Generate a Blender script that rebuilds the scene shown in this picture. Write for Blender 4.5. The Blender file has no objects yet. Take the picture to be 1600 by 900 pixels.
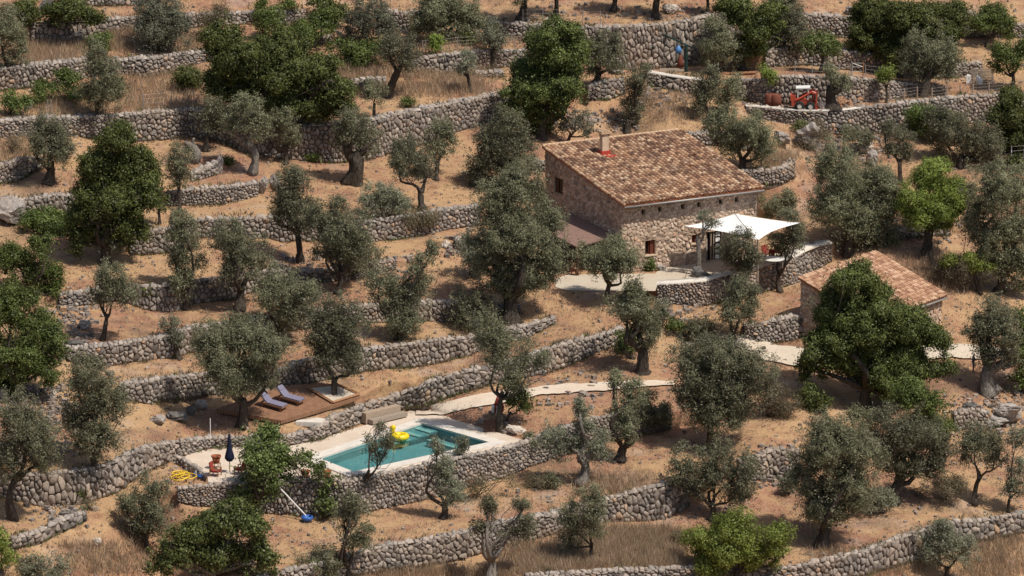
import bpy, math, random
import numpy as np
from mathutils import Vector, Matrix
from mathutils.geometry import tessellate_polygon
sc = bpy.context.scene
R_ = math.radians

# ---------------------------------------------------------------- camera
PITCH = R_(14.0); DIST = 468.0; LENS = 200.0; FP = 1600*LENS/36.0
CAM = np.array([0.0, -DIST*math.cos(PITCH), DIST*math.sin(PITCH)])
cd = bpy.data.cameras.new('camera'); cd.lens = LENS; cd.sensor_width = 36; cd.clip_start = 5; cd.clip_end = 6000
cam = bpy.data.objects.new('camera', cd); sc.collection.objects.link(cam)
cam.location = CAM; cam.rotation_euler = (R_(90)-PITCH, 0, 0); sc.camera = cam

# ---------------------------------------------------------------- light
w = bpy.data.worlds.new('World'); sc.world = w; w.use_nodes = True
nt = w.node_tree; nt.nodes.clear()
wo = nt.nodes.new('ShaderNodeOutputWorld'); bg = nt.nodes.new('ShaderNodeBackground'); sk = nt.nodes.new('ShaderNodeTexSky')
SUN_EL = 59.0; SUN_AZ = 125.0
sk.sky_type = 'NISHITA'; sk.sun_disc = False; sk.sun_elevation = R_(SUN_EL); sk.sun_rotation = R_(SUN_AZ)
sk.air_density = 1.0; sk.dust_density = 2.0
bg.inputs['Strength'].default_value = 0.092
nt.links.new(sk.outputs[0], bg.inputs['Color']); nt.links.new(bg.outputs[0], wo.inputs['Surface'])
sd = bpy.data.lights.new('sun', 'SUN'); sd.energy = 4.1; sd.angle = R_(0.53); sd.color = (1.0, 0.93, 0.83)
sun = bpy.data.objects.new('sun', sd); sc.collection.objects.link(sun)
SV = Vector((math.sin(R_(SUN_AZ))*math.cos(R_(SUN_EL)), math.cos(R_(SUN_AZ))*math.cos(R_(SUN_EL)), math.sin(R_(SUN_EL))))
sun.rotation_euler = SV.to_track_quat('Z', 'Y').to_euler(); sun.location = SV*300
sc.view_settings.view_transform = 'Standard'; sc.view_settings.look = 'None'; sc.view_settings.gamma = 1.0
sc.view_settings.exposure = 0.06; sc.view_settings.use_curve_mapping = False
sc.cycles.max_bounces = 5; sc.cycles.diffuse_bounces = 3; sc.cycles.glossy_bounces = 2
sc.cycles.transparent_max_bounces = 8; sc.cycles.transmission_bounces = 3
sc.cycles.caustics_reflective = False; sc.cycles.caustics_refractive = False

# ---------------------------------------------------------------- reading the site plan (survey coordinates -> metres)
def ray(u, v):
    a = (np.asarray(u, float)-800)/FP; b = -(np.asarray(v, float)-450)/FP
    dy = math.cos(PITCH)+b*math.sin(PITCH); dz = -math.sin(PITCH)+b*math.cos(PITCH)
    return a, dy, dz
def at_y(u, v, y):
    dx, dy, dz = ray(u, v); t = (np.asarray(y, float)-CAM[1])/dy
    return np.stack(np.broadcast_arrays(dx*t, CAM[1]+dy*t, CAM[2]+dz*t), -1)
GY, GX = 0.25, 0.14
def base_y(u, v):
    dx, dy, dz = ray(u, v); t = (CAM[2]-GY*CAM[1])/(GY*dy-GX*dx-dz)
    return CAM[1]+dy*t
def flat_y(u, v, z0):
    """depth of a level plane, or of a gently sloping one given as (height, slope, depth of that height)"""
    sl, y0 = 0.0, 0.0
    if isinstance(z0, tuple): z0, sl, y0 = z0
    dx, dy, dz = ray(u, v); t = (z0+sl*(CAM[1]-y0)-CAM[2])/(dz-sl*dy)
    return CAM[1]+dy*t
def base_z(u, v): return float(at_y(u, v, base_y(u, v))[2])

# walls: (u, top, foot) along the run
WALLS = [
 ('A', [(105,-6,8),(245,-8,7)], 'short bit of dry stone wall at the top edge above the round grey shrub'),
 ('B', [(48,39,68),(100,35,69),(130,33,65),(165,30,52),(210,28,42),(300,24,42),(387,19,36),(440,18,42),(478,17,26)], 'topmost grey dry stone terrace wall with a large boulder built in above the tall dry grass'),
 ('B2', [(600,16,44),(640,22,50)], 'broken rubble wall in shade left of the dark olive at the top edge'),
 ('C', [(-300,114,148),(0,109,141),(50,102,135),(98,98,131),(135,93,120),(180,95,113),(230,91,120),(265,88,113),(300,83,100),(345,78,90)], 'second terrace wall from the top left, green shrubs growing along its foot'),
 ('C2', [(483,61,69),(520,57,66)], 'very short low stone wall among green shrubs near the top'),
 ('D', [(636,98,107),(660,91,112),(700,85,114),(750,81,108),(790,79,104),(825,79,97)], 'curving dry stone wall left of the big carob with a small olive in front'),
 ('D2', [(742,113,119),(788,112,119)], 'low stone ledge under the small bare olive in dry grass'),
 ('KK', [(548,128,141),(575,123,140),(605,122,134)], 'small piece of stone wall behind the leaning olive trunk'),
 ('E', [(-300,193,218),(0,190,215),(60,185,212),(120,184,212),(190,181,221),(235,176,219),(300,172,212),(345,180,222),(400,192,243),(467,197,249),(525,195,254),(580,188,248),(640,175,232),(715,160,205),(765,150,190),(800,146,176)], 'long tall dry stone terrace wall sweeping from the left edge to the big carob'),
 ('F', [(-300,263,293),(0,259,286),(30,250,282),(50,247,270),(70,248,261)], 'grey terrace wall at the left edge beside the thick trunked olive'),
 ('J', [(298,273,284),(320,263,278),(345,252,268)], 'short rubble wall running up to an upright boulder'),
 ('I', [(262,301,320),(300,296,320),(345,293,319),(385,288,311),(405,285,303)], 'neat low curved terrace wall under the pale twisted olive'),
 ('G', [(-300,316,338),(0,311,335),(40,314,348),(85,305,350),(118,306,342),(150,308,335)], 'terrace wall ending against the big grey boulder at the left edge'),
 ('H', [(203,366,396),(216,364,398),(268,356,393),(310,343,370),(370,342,371),(420,340,371),(440,339,378),(500,345,374),(550,350,378),(600,344,376),(630,338,372),(670,333,366),(700,326,358),(752,323,350)], 'long terrace wall across the middle left, ending beside the tall olives by the house'),
 ('NN', [(710,374,385),(735,378,393),(755,386,396)], 'low rubble heap of wall in the shade left of the big olives'),
 ('K', [(92,462,478),(150,453,474),(190,447,468),(230,448,484),(270,447,488),(300,440,474),(360,432,468),(430,422,442),(500,424,440),(560,416,434),(620,405,418)], 'tumbledown terrace wall behind the row of middle left olives'),
 ('L', [(98,546,558),(125,545,570),(180,539,569),(235,530,562),(270,524,558),(300,513,550),(370,505,530),(430,494,518),(500,486,510),(560,480,503),(620,478,502),(680,473,501),(710,474,504),(760,482,495),(815,480,489)], 'terrace wall with pale flat coping stones left of centre, a small olive at its foot'),
 ('M', [(186,602,620),(228,597,630),(256,591,624),(290,588,620),(340,584,614),(400,592,608),(440,580,606),(470,565,600),(510,556,592),(575,545,578),(640,538,573),(690,531,566),(740,527,552),(765,518,538),(820,510,529),(868,497,503)], 'terrace wall rising behind the wooden deck and sun loungers'),
 ('NL', [(-300,748,778),(0,745,775),(60,742,790),(110,738,788),(150,732,780),(185,720,768),(205,708,752),(224,701,738),(256,694,724),(288,689,711),(325,685,699),(360,683,697),(400,684,696),(440,684,697),(480,676,690),(505,664,684),(520,652,677),(565,634,659),(600,624,646),(627,616,638),(677,595,628),(715,584,614),(765,573,600),(810,563,590),(850,547,583),(890,536,570),(923,528,553),(960,518,540),(976,513,525)], 'long dry stone wall behind the pool terrace, the timber bench leaning on it'),
 ('O3', [(270,712,722),(282,717,727),(300,728,741),(325,744,754)], 'small shaded wall edging the paved corner beside the yellow hose'),
 ('O', [(277,764,780),(300,761,788),(345,757,792),(380,755,797),(425,753,801),(450,752,803),(500,752,808),(547,753,802),(587,743,796),(640,732,785),(675,725,778),(720,715,764),(790,701,744),(820,692,730),(870,672,713),(900,662,704),(940,652,690),(980,645,682),(1020,641,675),(1050,640,668)], 'tall well laid stone wall holding up the pool terrace'),
 ('Q', [(1155,722,750),(1190,711,748),(1215,701,745),(1252,706,735)], 'short stone wall between the lower right olives'),
 ('S', [(18,843,856),(60,832,848),(90,817,833),(120,805,819),(137,799,808)], 'low rough stone wall in the bottom left corner'),
 ('P', [(370,912,935),(465,888,915),(520,878,905),(560,866,897),(603,852,890),(667,844,882),(730,831,870),(775,818,856),(853,805,836),(900,792,822),(950,780,814),(1003,765,814),(1045,756,808),(1078,748,788)], 'rising terrace wall below the pool wall at the bottom centre'),
 ('R', [(820,900,914),(880,896,912),(980,891,906),(1060,887,901),(1150,890,906),(1240,887,905),(1303,872,901),(1350,862,898),(1393,845,885),(1441,830,873),(1495,815,850),(1530,815,844),(1600,802,830),(1900,788,814)], 'pale terrace wall climbing along the bottom right corner'),
 ('T', [(776,36,50),(810,38,64),(860,42,74),(918,43,92),(944,43,104),(987,42,110),(1040,38,106),(1080,32,102),(1110,24,96),(1180,19,70),(1250,22,64),(1300,25,56),(1340,28,60),(1400,30,62),(1460,26,58),(1510,16,58),(1560,38,58),(1900,42,60)], 'high pinkish stone wall at the top right behind the open timber frame'),
 ('Z1', [(1010,112,132),(1050,119,140),(1080,123,146),(1100,124,140)], 'dark curved wall with a pale cement cap below the open timber frame'),
 ('Z2', [(918,137,153),(950,126,155),(977,124,144)], 'rubble wall at the right foot of the big carob'),
 ('V', [(1195,85,105),(1225,76,103),(1257,71,100),(1300,78,106),(1350,84,112),(1420,92,121),(1480,101,121),(1535,98,118)], 'shaded terrace wall behind the wire fence above the tractor'),
 ('X', [(1150,125,150),(1185,126,160),(1220,120,163),(1290,121,164),(1330,122,161),(1400,130,155),(1436,133,151),(1478,138,149)], 'stone wall directly behind the red tractor'),
 ('Y', [(1165,166,174),(1185,168,184),(1225,172,192),(1260,174,198),(1308,174,210),(1340,170,210),(1390,164,206),(1440,158,200),(1500,152,192),(1590,147,186),(1900,144,182)], 'long grey terrace wall with a white cap below the red tractor'),
 ('AA2', [(1062,210,224),(1100,208,224),(1140,208,228),(1200,214,242)], 'stone wall just behind the farmhouse roof'),
 ('AA', [(1158,268,284),(1200,267,286),(1225,262,285),(1243,250,273)], 'small semicircular stone terrace right of the farmhouse'),
 ('BB', [(812,250,262),(853,253,268)], 'bit of wall against the back left corner of the farmhouse'),
 ('CC', [(1026,444,470),(1060,442,474),(1100,439,476),(1130,430,470),(1165,424,462),(1196,414,454),(1244,400,442),(1270,385,424),(1301,379,405)], 'curved stone patio wall with a pale cement top under the white awning'),
 ('DD', [(1162,508,528),(1183,508,532),(1215,500,534),(1241,495,531),(1262,496,518)], 'short rounded stone wall left of the large carob beside the gravel track'),
 ('EE', [(1490,646,672),(1520,640,668),(1545,645,664)], 'rough stone wall against pointed rocks at the right side'),
 ('FF', [(1385,364,373),(1440,357,369),(1485,355,366)], 'low stone wall behind the bright green tree'),
 ('GG', [(1563,252,263),(1900,250,260)], 'low pale wall at the right edge below the dark thicket'),
]
UA, UB = -500, 2100
UU = np.arange(UA, UB+1, 2.0)
def smooth(a, k):
    ker = np.hanning(2*k+3)[1:-1]; ker /= ker.sum()
    p = np.pad(a, (k, k), 'edge'); return np.convolve(p, ker, 'valid')
WL = {}
for key, pts, lab in WALLS:
    p = np.array(pts, float)
    ext = lambda c: smooth(np.interp(UU, p[:,0], p[:,c]), 4)
    WL[key] = dict(u0=p[0,0], u1=p[-1,0], vt=ext(1), vb=ext(2), label=lab)
def wv(key, u, c): return np.interp(u, UU, WL[key][c])

# level pads
ZP = base_z(600, 705); ZH = base_z(1035, 422)
_yd = float(flat_y(440, 696, ZP))+1.6; ZD = (float(at_y(440, 664, _yd)[2]), 0.17, _yd)
ZT = base_z(1280, 172)
def pad_table(rows):
    r = np.array(rows, float); return r
PADS = []
def add_pad(z, us, top, bot, feather):
    us = np.array(us, float)
    PADS.append(dict(z=z, u0=us[0], u1=us[-1], us=us, top=np.array(top, float), bot=np.array(bot, float), f=feather))
def ptop(u):
    if u < 640: return float(wv('NL', u, 'vb'))
    return float(np.interp(u, [640,700,760,830], [float(wv('NL', 640, 'vb')),652,672,688]))
def pbot(u):
    if u < 262: return ptop(u)+5
    return float(wv('O3', u, 'vt')) if u < 324 else float(wv('O', u, 'vt'))
def add_range(z, ua_, ub_, top, bot, feather):
    us = list(range(int(ua_-feather), int(ub_+feather)+1, 3))
    add_pad(z, us, [top(u) for u in us], [bot(u) for u in us], feather); PADS[-1]['u0'] = ua_; PADS[-1]['u1'] = ub_
add_range(ZP, 270, 830, ptop, lambda u: max(ptop(u)+2, pbot(u)), 45)
add_range(ZH, 835, 1301, lambda u: float(np.interp(u, [835,848,856,1030,1180,1240,1301],[430,425,362,336,338,352,371])),
        lambda u: float(np.interp(u, [835,1026],[455,457])) if u < 1026 else float(wv('CC', u, 'vt')), 35)
add_range(ZD, 335, 566, lambda u: float(wv('M', u, 'vb'))+1, lambda u: min(float(np.interp(u, [335,440,565,640],[646,664,628,600])), float(wv('NL', u, 'vt'))-14), 100)
add_range(ZT, 1170, 1345, lambda u: float(wv('X', u, 'vb')), lambda u: float(wv('Y', u, 'vt')), 60)

def padv(P, u):
    w = 1.0
    if u < P['u0']: w = 1-(P['u0']-u)/P['f']
    if u > P['u1']: w = 1-(u-P['u1'])/P['f']
    w = max(0.0, min(1.0, w)); w = w*w*(3-2*w)
    return w, float(np.interp(u, P['us'], P['top'])), float(np.interp(u, P['us'], P['bot']))
VLO, VHI = -900.0, 3000.0
def wall_y(u, vt, vb, pads):
    y = float(base_y(u, (vt+vb)/2))
    for (w_, pt, pb, z) in pads:
        if abs(vt-pb) < 8: return y+(float(flat_y(u, vt, z))-y)*w_
        elif abs(vb-pt) < 8: return y+(float(flat_y(u, vb, z))-y)*w_
    return y
def pads_at(u):
    out = []
    for P in PADS:
        w_, a, b = padv(P, u)
        if w_ > 0: out.append((w_, a, b, P['z']))
    return out
def wsmooth(y, wt, k):
    ker = np.hanning(2*k+3)[1:-1]
    pad = lambda a: np.pad(a, (k, k), 'edge')
    return np.convolve(pad(y*wt), ker, 'valid')/np.maximum(1e-9, np.convolve(pad(wt), ker, 'valid'))
PADCOL = [pads_at(u) for u in UU]
FADE = 120.0; FADES = {'CC': 30, 'O3': 15, 'AA': 60, 'Z1': 60, 'J': 50, 'DD': 80, 'L': 40, 'M': 50, 'BB': 50, 'AA2': 60}
for key, W in WL.items():
    raw = np.array([wall_y(u, W['vt'][i], W['vb'][i], PADCOL[i]) for i, u in enumerate(UU)])
    inr = (UU >= W['u0']-1) & (UU <= W['u1']+1)
    hit = np.array([1.0 if any(w_ > 0.98 and (abs(W['vt'][i]-pb) < 8 or abs(W['vb'][i]-pt) < 8) for (w_, pt, pb, z) in PADCOL[i]) else 0.0 for i in range(len(UU))])
    off = raw-base_y(UU, (W['vt']+W['vb'])/2)
    kk = 45 if key == 'NL' else 22
    sm = wsmooth(off, np.where(inr, 1.0, 0.35), kk)
    keep = np.maximum(0, wsmooth(hit, np.ones_like(hit), 40 if key == 'NL' else 12)*2-1)      # stay exactly level along the pads
    W['y'] = base_y(UU, (W['vt']+W['vb'])/2)+off*keep+sm*(1-keep)
def column(i):
    u = UU[i]; pads = PADCOL[i]; strong, faded = [], []
    for key, W in WL.items():
        if W['u0'] <= u <= W['u1']: strong.append([W['vt'][i], W['vb'][i], key, W['y'][i]])
        else:
            d = (W['u0']-u) if u < W['u0'] else (u-W['u1'])
            fd = FADES.get(key, FADE)
            if d < fd: faded.append((W['vt'][i], W['vb'][i], 1-d/fd, W['y'][i]))
    strong.sort(key=lambda s: -s[1])
    last = -1e9
    for s in strong: s[3] = max(s[3], last+0.5); last = s[3]
    nodes = [(VHI, float(base_y(u, VHI)))]
    for vt, vb, key, y in strong: nodes.append((vb, y-0.02)); nodes.append((vt, y+0.3))
    nodes.append((VLO, float(base_y(u, VLO))))
    nv = np.array([n[0] for n in nodes]); ny = np.array([n[1] for n in nodes])
    f = lambda v: float(np.interp(-v, -nv, ny))
    extra = []
    for vt, vb, k, yw in faded:
        if any(not (vb < s[0]-3 or vt > s[1]+3) for s in strong): continue
        k = k*k*(3-2*k); vm = (vt+vb)/2; h = (vb-vt)/2*k
        y = f(vm)+(yw-f(vm))*k
        extra.append((vm+h, y)); extra.append((vm-h, y+0.1))
    for w_, pt, pb, z in pads:
        for vv in (pb, pt):
            if all(abs(vv-s[0]) > 8 and abs(vv-s[1]) > 8 for s in strong):
                extra.append((vv, f(vv)+(float(flat_y(u, vv, z))-f(vv))*w_))
    nodes += extra; nodes.sort(key=lambda n: -n[0])
    out = []; lv = None; ly = -1e9
    for v, y in nodes:
        if lv is not None and v >= lv-0.01: v = lv-0.01
        y = max(y, ly+0.01); out.append((v, y)); lv, ly = v, y
    return np.array([n[0] for n in out]), np.array([n[1] for n in out]), strong
VV = np.arange(-420, 1300.1, 2.5)
Y0 = np.zeros((len(UU), len(VV))); MK = np.ones_like(Y0); STR = []
for i in range(len(UU)):
    nv, ny, strong = column(i); STR.append(strong)
    Y0[i] = np.interp(-VV, -nv, ny)
    for vt, vb, key, y in strong:
        dd = np.maximum(vt-VV, VV-vb); MK[i] = np.minimum(MK[i], np.clip((dd-2)/16, 0, 1))
    for w_, pt, pb, z in PADCOL[i]:
        m = (VV >= pt) & (VV <= pb); Y0[i] = np.where(m, Y0[i]+(flat_y(UU[i], VV, z)-Y0[i])*w_, Y0[i])
        if w_ > 0.9: MK[i] = np.minimum(MK[i], np.clip(np.maximum(pt-VV, VV-pb)/16, 0, 1))
OFF = Y0-base_y(UU[:, None], VV[None, :])
SM = np.zeros_like(OFF); wt = 0.02+MK
for j in range(len(VV)): SM[:, j] = wsmooth(OFF[:, j], wt[:, j], 22)
YG = Y0*(1-MK)+(base_y(UU[:, None], VV[None, :])+SM)*MK
for key, W in WL.items():
    for i in range(len(UU)):
        for s in STR[i]:
            if s[2] == key: W['y'][i] = s[3]
# keep the sheet rising away from the viewer
YG = np.maximum.accumulate(YG[:, ::-1], axis=1)[:, ::-1]
def col_eval(u, v):
    v = np.asarray(v, float); fu = min(max((u-UA)/2.0, 0), len(UU)-1.001); i = int(fu); fu -= i
    fv = np.clip((v+420)/2.5, 0, len(VV)-1.001); j = fv.astype(int); fv = fv-j
    return (YG[i, j]*(1-fv)+YG[i, j+1]*fv)*(1-fu)+(YG[i+1, j]*(1-fv)+YG[i+1, j+1]*fv)*fu
def G(u, v, up=0.0):
    p = at_y(u, v, col_eval(u, np.array([v]))[0]); return Vector((float(p[0]), float(p[1]), float(p[2])+up))
def scale_at(p): return float(np.linalg.norm(np.array(p)-CAM))/FP      # metres per survey unit

# ---------------------------------------------------------------- materials
def new_mat(name):
    m = bpy.data.materials.new(name); m.use_nodes = True
    n = m.node_tree; n.nodes.clear()
    o = n.nodes.new('ShaderNodeOutputMaterial')
    return m, n, o
def N(n, t, **kw):
    x = n.nodes.new(t)
    for k, v in kw.items():
        if k in ('operation','blend_type','data_type','feature','distance','noise_dimensions','musgrave_type','interpolation_type'): setattr(x, k, v)
        else: x.inputs[k].default_value = v
    return x
def ramp(n, src, stops):
    r = n.nodes.new('ShaderNodeValToRGB'); e = r.color_ramp.elements
    while len(e) > 1: e.remove(e[-1])
    e[0].position = stops[0][0]; e[0].color = (*stops[0][1], 1)
    for p, c in stops[1:]:
        q = e.new(p); q.color = (*c, 1)
    n.links.new(src, r.inputs[0]); return r
def mixc(n, fac, a, b, mode='MIX'):
    x = n.nodes.new('ShaderNodeMix'); x.data_type = 'RGBA'; x.blend_type = mode
    if isinstance(fac, (int, float)): x.inputs[0].default_value = fac
    else: n.links.new(fac, x.inputs[0])
    for i, s in ((6, a), (7, b)):
        if isinstance(s, tuple): x.inputs[i].default_value = (*s, 1)
        else: n.links.new(s, x.inputs[i])
    return x.outputs[2]
def bsdf(n, o, col, rough=0.8, spec=0.3, metal=0.0, bump=None, bstr=0.5, bdist=0.05):
    b = n.nodes.new('ShaderNodeBsdfPrincipled')
    if isinstance(col, tuple): b.inputs['Base Color'].default_value = (*col, 1)
    else: n.links.new(col, b.inputs['Base Color'])
    b.inputs['Roughness'].default_value = rough; b.inputs['Specular IOR Level'].default_value = spec; b.inputs['Metallic'].default_value = metal
    if bump is not None:
        bp = n.nodes.new('ShaderNodeBump'); bp.inputs['Strength'].default_value = bstr; bp.inputs['Distance'].default_value = bdist
        n.links.new(bump, bp.inputs['Height']); n.links.new(bp.outputs[0], b.inputs['Normal'])
    n.links.new(b.outputs[0], o.inputs['Surface']); return b
def pos(n):
    g = n.nodes.new('ShaderNodeNewGeometry'); return g
def noise(n, scale, detail=4, rough=0.55, vec=None):
    x = N(n, 'ShaderNodeTexNoise', Scale=scale, Detail=detail, Roughness=rough)
    if vec is None: vec = pos(n).outputs['Position']
    n.links.new(vec, x.inputs['Vector']); return x.outputs['Fac']

M = {}
def stone_mat(name, stops, warm=(0.36,0.25,0.17), wamt=0.45):
    m, n, o = new_mat(name); g = pos(n)
    c = ramp(n, g.outputs['Random Per Island'], stops).outputs[0]
    a = noise(n, 0.35, 3); aw = ramp(n, a, [(0.42,(0,0,0)),(0.66,(wamt,)*3)]).outputs[0]
    c = mixc(n, aw, c, warm)
    b = noise(n, 7, 6, 0.65); c2 = ramp(n, b, [(0.3,(0.50,)*3),(0.5,(0.95,)*3),(0.72,(1.28,)*3)]).outputs[0]
    c = mixc(n, 1.0, c, c2, 'MULTIPLY')
    bsdf(n, o, c, 0.92, 0.15, bump=b, bstr=0.8, bdist=0.06); M[name] = m
stone_mat('wall_stone', [(0.0,(0.12,0.105,0.095)),(0.2,(0.21,0.185,0.165)),(0.5,(0.28,0.245,0.215)),(0.8,(0.35,0.30,0.26)),(0.96,(0.44,0.37,0.31)),(1.0,(0.45,0.29,0.18))], wamt=0.35)
stone_mat('coping_stone', [(0.0,(0.26,0.23,0.205)),(0.5,(0.36,0.315,0.275)),(1.0,(0.46,0.40,0.345))], wamt=0.3)
stone_mat('house_stone', [(0.0,(0.34,0.24,0.18)),(0.3,(0.49,0.36,0.27)),(0.6,(0.59,0.45,0.345)),(0.85,(0.66,0.52,0.41)),(1.0,(0.52,0.32,0.21))], warm=(0.48,0.33,0.22), wamt=0.2)
stone_mat('boulder_stone', [(0.0,(0.29,0.26,0.235)),(1.0,(0.37,0.33,0.295))], wamt=0.25)
def flat_mat(name, col, rough=0.8, spec=0.3, var=0.18, sc_=6, bstr=0.25, metal=0.0):
    m, n, o = new_mat(name); b = noise(n, sc_, 5, 0.6)
    c2 = ramp(n, b, [(0.25,(1-var,)*3),(0.75,(1+var,)*3)]).outputs[0]
    bsdf(n, o, mixc(n, 1.0, col, c2, 'MULTIPLY'), rough, spec, metal, bump=b, bstr=bstr, bdist=0.03); M[name] = m
flat_mat('wall_core', (0.12,0.092,0.07), 1, 0.05)
flat_mat('mortar', (0.40,0.30,0.225), 1, 0.05)
flat_mat('cement', (0.62,0.57,0.50), 0.9, 0.1, 0.15, 2)
flat_mat('pale_wood', (0.36,0.28,0.21), 0.8, 0.2, 0.3, 9)
flat_mat('grey_wood', (0.30,0.25,0.20), 0.8, 0.2, 0.3, 9)
flat_mat('dark_wood', (0.06,0.028,0.018), 0.6, 0.3, 0.3, 5)
flat_mat('red_wood', (0.13,0.035,0.02), 0.6, 0.3, 0.2, 5)
flat_mat('teak', (0.30,0.15,0.075), 0.7, 0.3, 0.2, 5)
flat_mat('terracotta', (0.36,0.12,0.055), 0.85, 0.2, 0.2, 5)
flat_mat('cushion_red', (0.30,0.06,0.045), 0.95, 0.1, 0.1)
flat_mat('lavender_fabric', (0.20,0.19,0.26), 0.95, 0.1, 0.08)
flat_mat('navy_fabric', (0.018,0.022,0.045), 0.9, 0.1, 0.2)
flat_mat('white_fabric', (0.84,0.83,0.80), 0.9, 0.1, 0.04)
flat_mat('white_paint', (0.75,0.74,0.71), 0.5, 0.4, 0.06)
flat_mat('tractor_red', (0.42,0.07,0.035), 0.45, 0.5, 0.2, 2)
flat_mat('rusty_red', (0.17,0.06,0.04), 0.8, 0.2, 0.3)
flat_mat('rubber', (0.03,0.028,0.026), 0.9, 0.2, 0.2)
flat_mat('black_metal', (0.02,0.02,0.02), 0.5, 0.4, 0.2)
flat_mat('steel', (0.33,0.32,0.30), 0.5, 0.5, 0.1, metal=0.3)
flat_mat('green_paint', (0.02,0.045,0.04), 0.6, 0.3, 0.2)
flat_mat('yellow_plastic', (0.80,0.58,0.01), 0.35, 0.5, 0.04)
flat_mat('orange_plastic', (0.70,0.18,0.02), 0.4, 0.5, 0.04)
flat_mat('pink_plastic', (0.75,0.25,0.18), 0.4, 0.5, 0.04)
flat_mat('yellow_hose', (0.75,0.52,0.05), 0.4, 0.4, 0.05)
flat_mat('blue_hose', (0.04,0.13,0.42), 0.4, 0.4, 0.05)
flat_mat('blue_plastic', (0.08,0.22,0.48), 0.4, 0.4, 0.05)
flat_mat('window_dark', (0.012,0.010,0.010), 0.15, 0.5, 0.05)
flat_mat('plaster', (0.55,0.42,0.30), 0.95, 0.1, 0.15, 2)
flat_mat('flashing_red', (0.38,0.045,0.03), 0.7, 0.3, 0.15)
flat_mat('skin', (0.42,0.23,0.15), 0.6, 0.3, 0.05)
flat_mat('shirt_blue', (0.05,0.08,0.20), 0.9, 0.1, 0.1)
flat_mat('shorts_grey', (0.16,0.17,0.17), 0.9, 0.1, 0.1)
flat_mat('hair_dark', (0.015,0.012,0.010), 0.8, 0.2, 0.1)
flat_mat('annex_roof', (0.24,0.15,0.12), 0.9, 0.2, 0.2, 3)

def ground_mat():
    m, n, o = new_mat('dry_ground')
    big = noise(n, 0.09, 4, 0.6); mid = noise(n, 0.55, 5, 0.62); fine = noise(n, 4.5, 8, 0.75); vf = noise(n, 16, 4, 0.7)
    soil = ramp(n, fine, [(0.28,(0.16,0.080,0.052)),(0.48,(0.33,0.170,0.108)),(0.7,(0.47,0.28,0.185))]).outputs[0]
    straw = ramp(n, vf, [(0.28,(0.27,0.16,0.085)),(0.5,(0.48,0.305,0.165)),(0.75,(0.63,0.445,0.27))]).outputs[0]
    add = N(n, 'ShaderNodeMath', operation='ADD'); n.links.new(big, add.inputs[0]); n.links.new(mid, add.inputs[1])
    f = ramp(n, add.outputs[0], [(0.0,(0,)*3),(1.0,(1,)*3)])
    e = f.color_ramp.elements; e[0].position = 0.41; e[1].position = 0.56
    half = N(n, 'ShaderNodeMath', operation='MULTIPLY'); half.inputs[1].default_value = 0.5
    n.links.new(add.outputs[0], half.inputs[0]); n.links.new(half.outputs[0], f.inputs[0])
    c = mixc(n, f.outputs[0], soil, straw)
    dk = ramp(n, noise(n, 1.3, 5, 0.7), [(0.30,(0.55,0.52,0.50)),(0.45,(1,)*3)]).outputs[0]
    c = mixc(n, 0.8, c, dk, 'MULTIPLY')
    gp = ramp(n, noise(n, 0.22, 5, 0.65), [(0.56,(0,)*3),(0.70,(0.45,)*3)]).outputs[0]; c = mixc(n, gp, c, (0.50,0.40,0.33))
    gb = ramp(n, noise(n, 0.16, 6, 0.7), [(0.32,(0.7,)*3),(0.46,(0,)*3)]).outputs[0]; c = mixc(n, gb, c, (0.17,0.115,0.085))
    # steep scarps read as rubble and earth
    bsdf(n, o, c, 0.97, 0.08, bump=fine, bstr=0.9, bdist=0.16); M['ground'] = m
ground_mat()
def gravel_mat(name, a, b):
    m, n, o = new_mat(name); vf = noise(n, 7, 6, 0.7); md = noise(n, 0.5, 4, 0.6)
    c = ramp(n, vf, [(0.3,a),(0.7,b)]).outputs[0]
    c = mixc(n, ramp(n, md, [(0.45,(0,)*3),(0.7,(0.35,)*3)]).outputs[0], c, (0.42,0.29,0.20))
    bsdf(n, o, c, 0.95, 0.1, bump=vf, bstr=0.3, bdist=0.03); M[name] = m
gravel_mat('gravel', (0.46,0.39,0.30), (0.64,0.56,0.45))
gravel_mat('paving', (0.52,0.43,0.34), (0.68,0.58,0.47))
gravel_mat('court', (0.44,0.38,0.29), (0.57,0.50,0.40))
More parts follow.
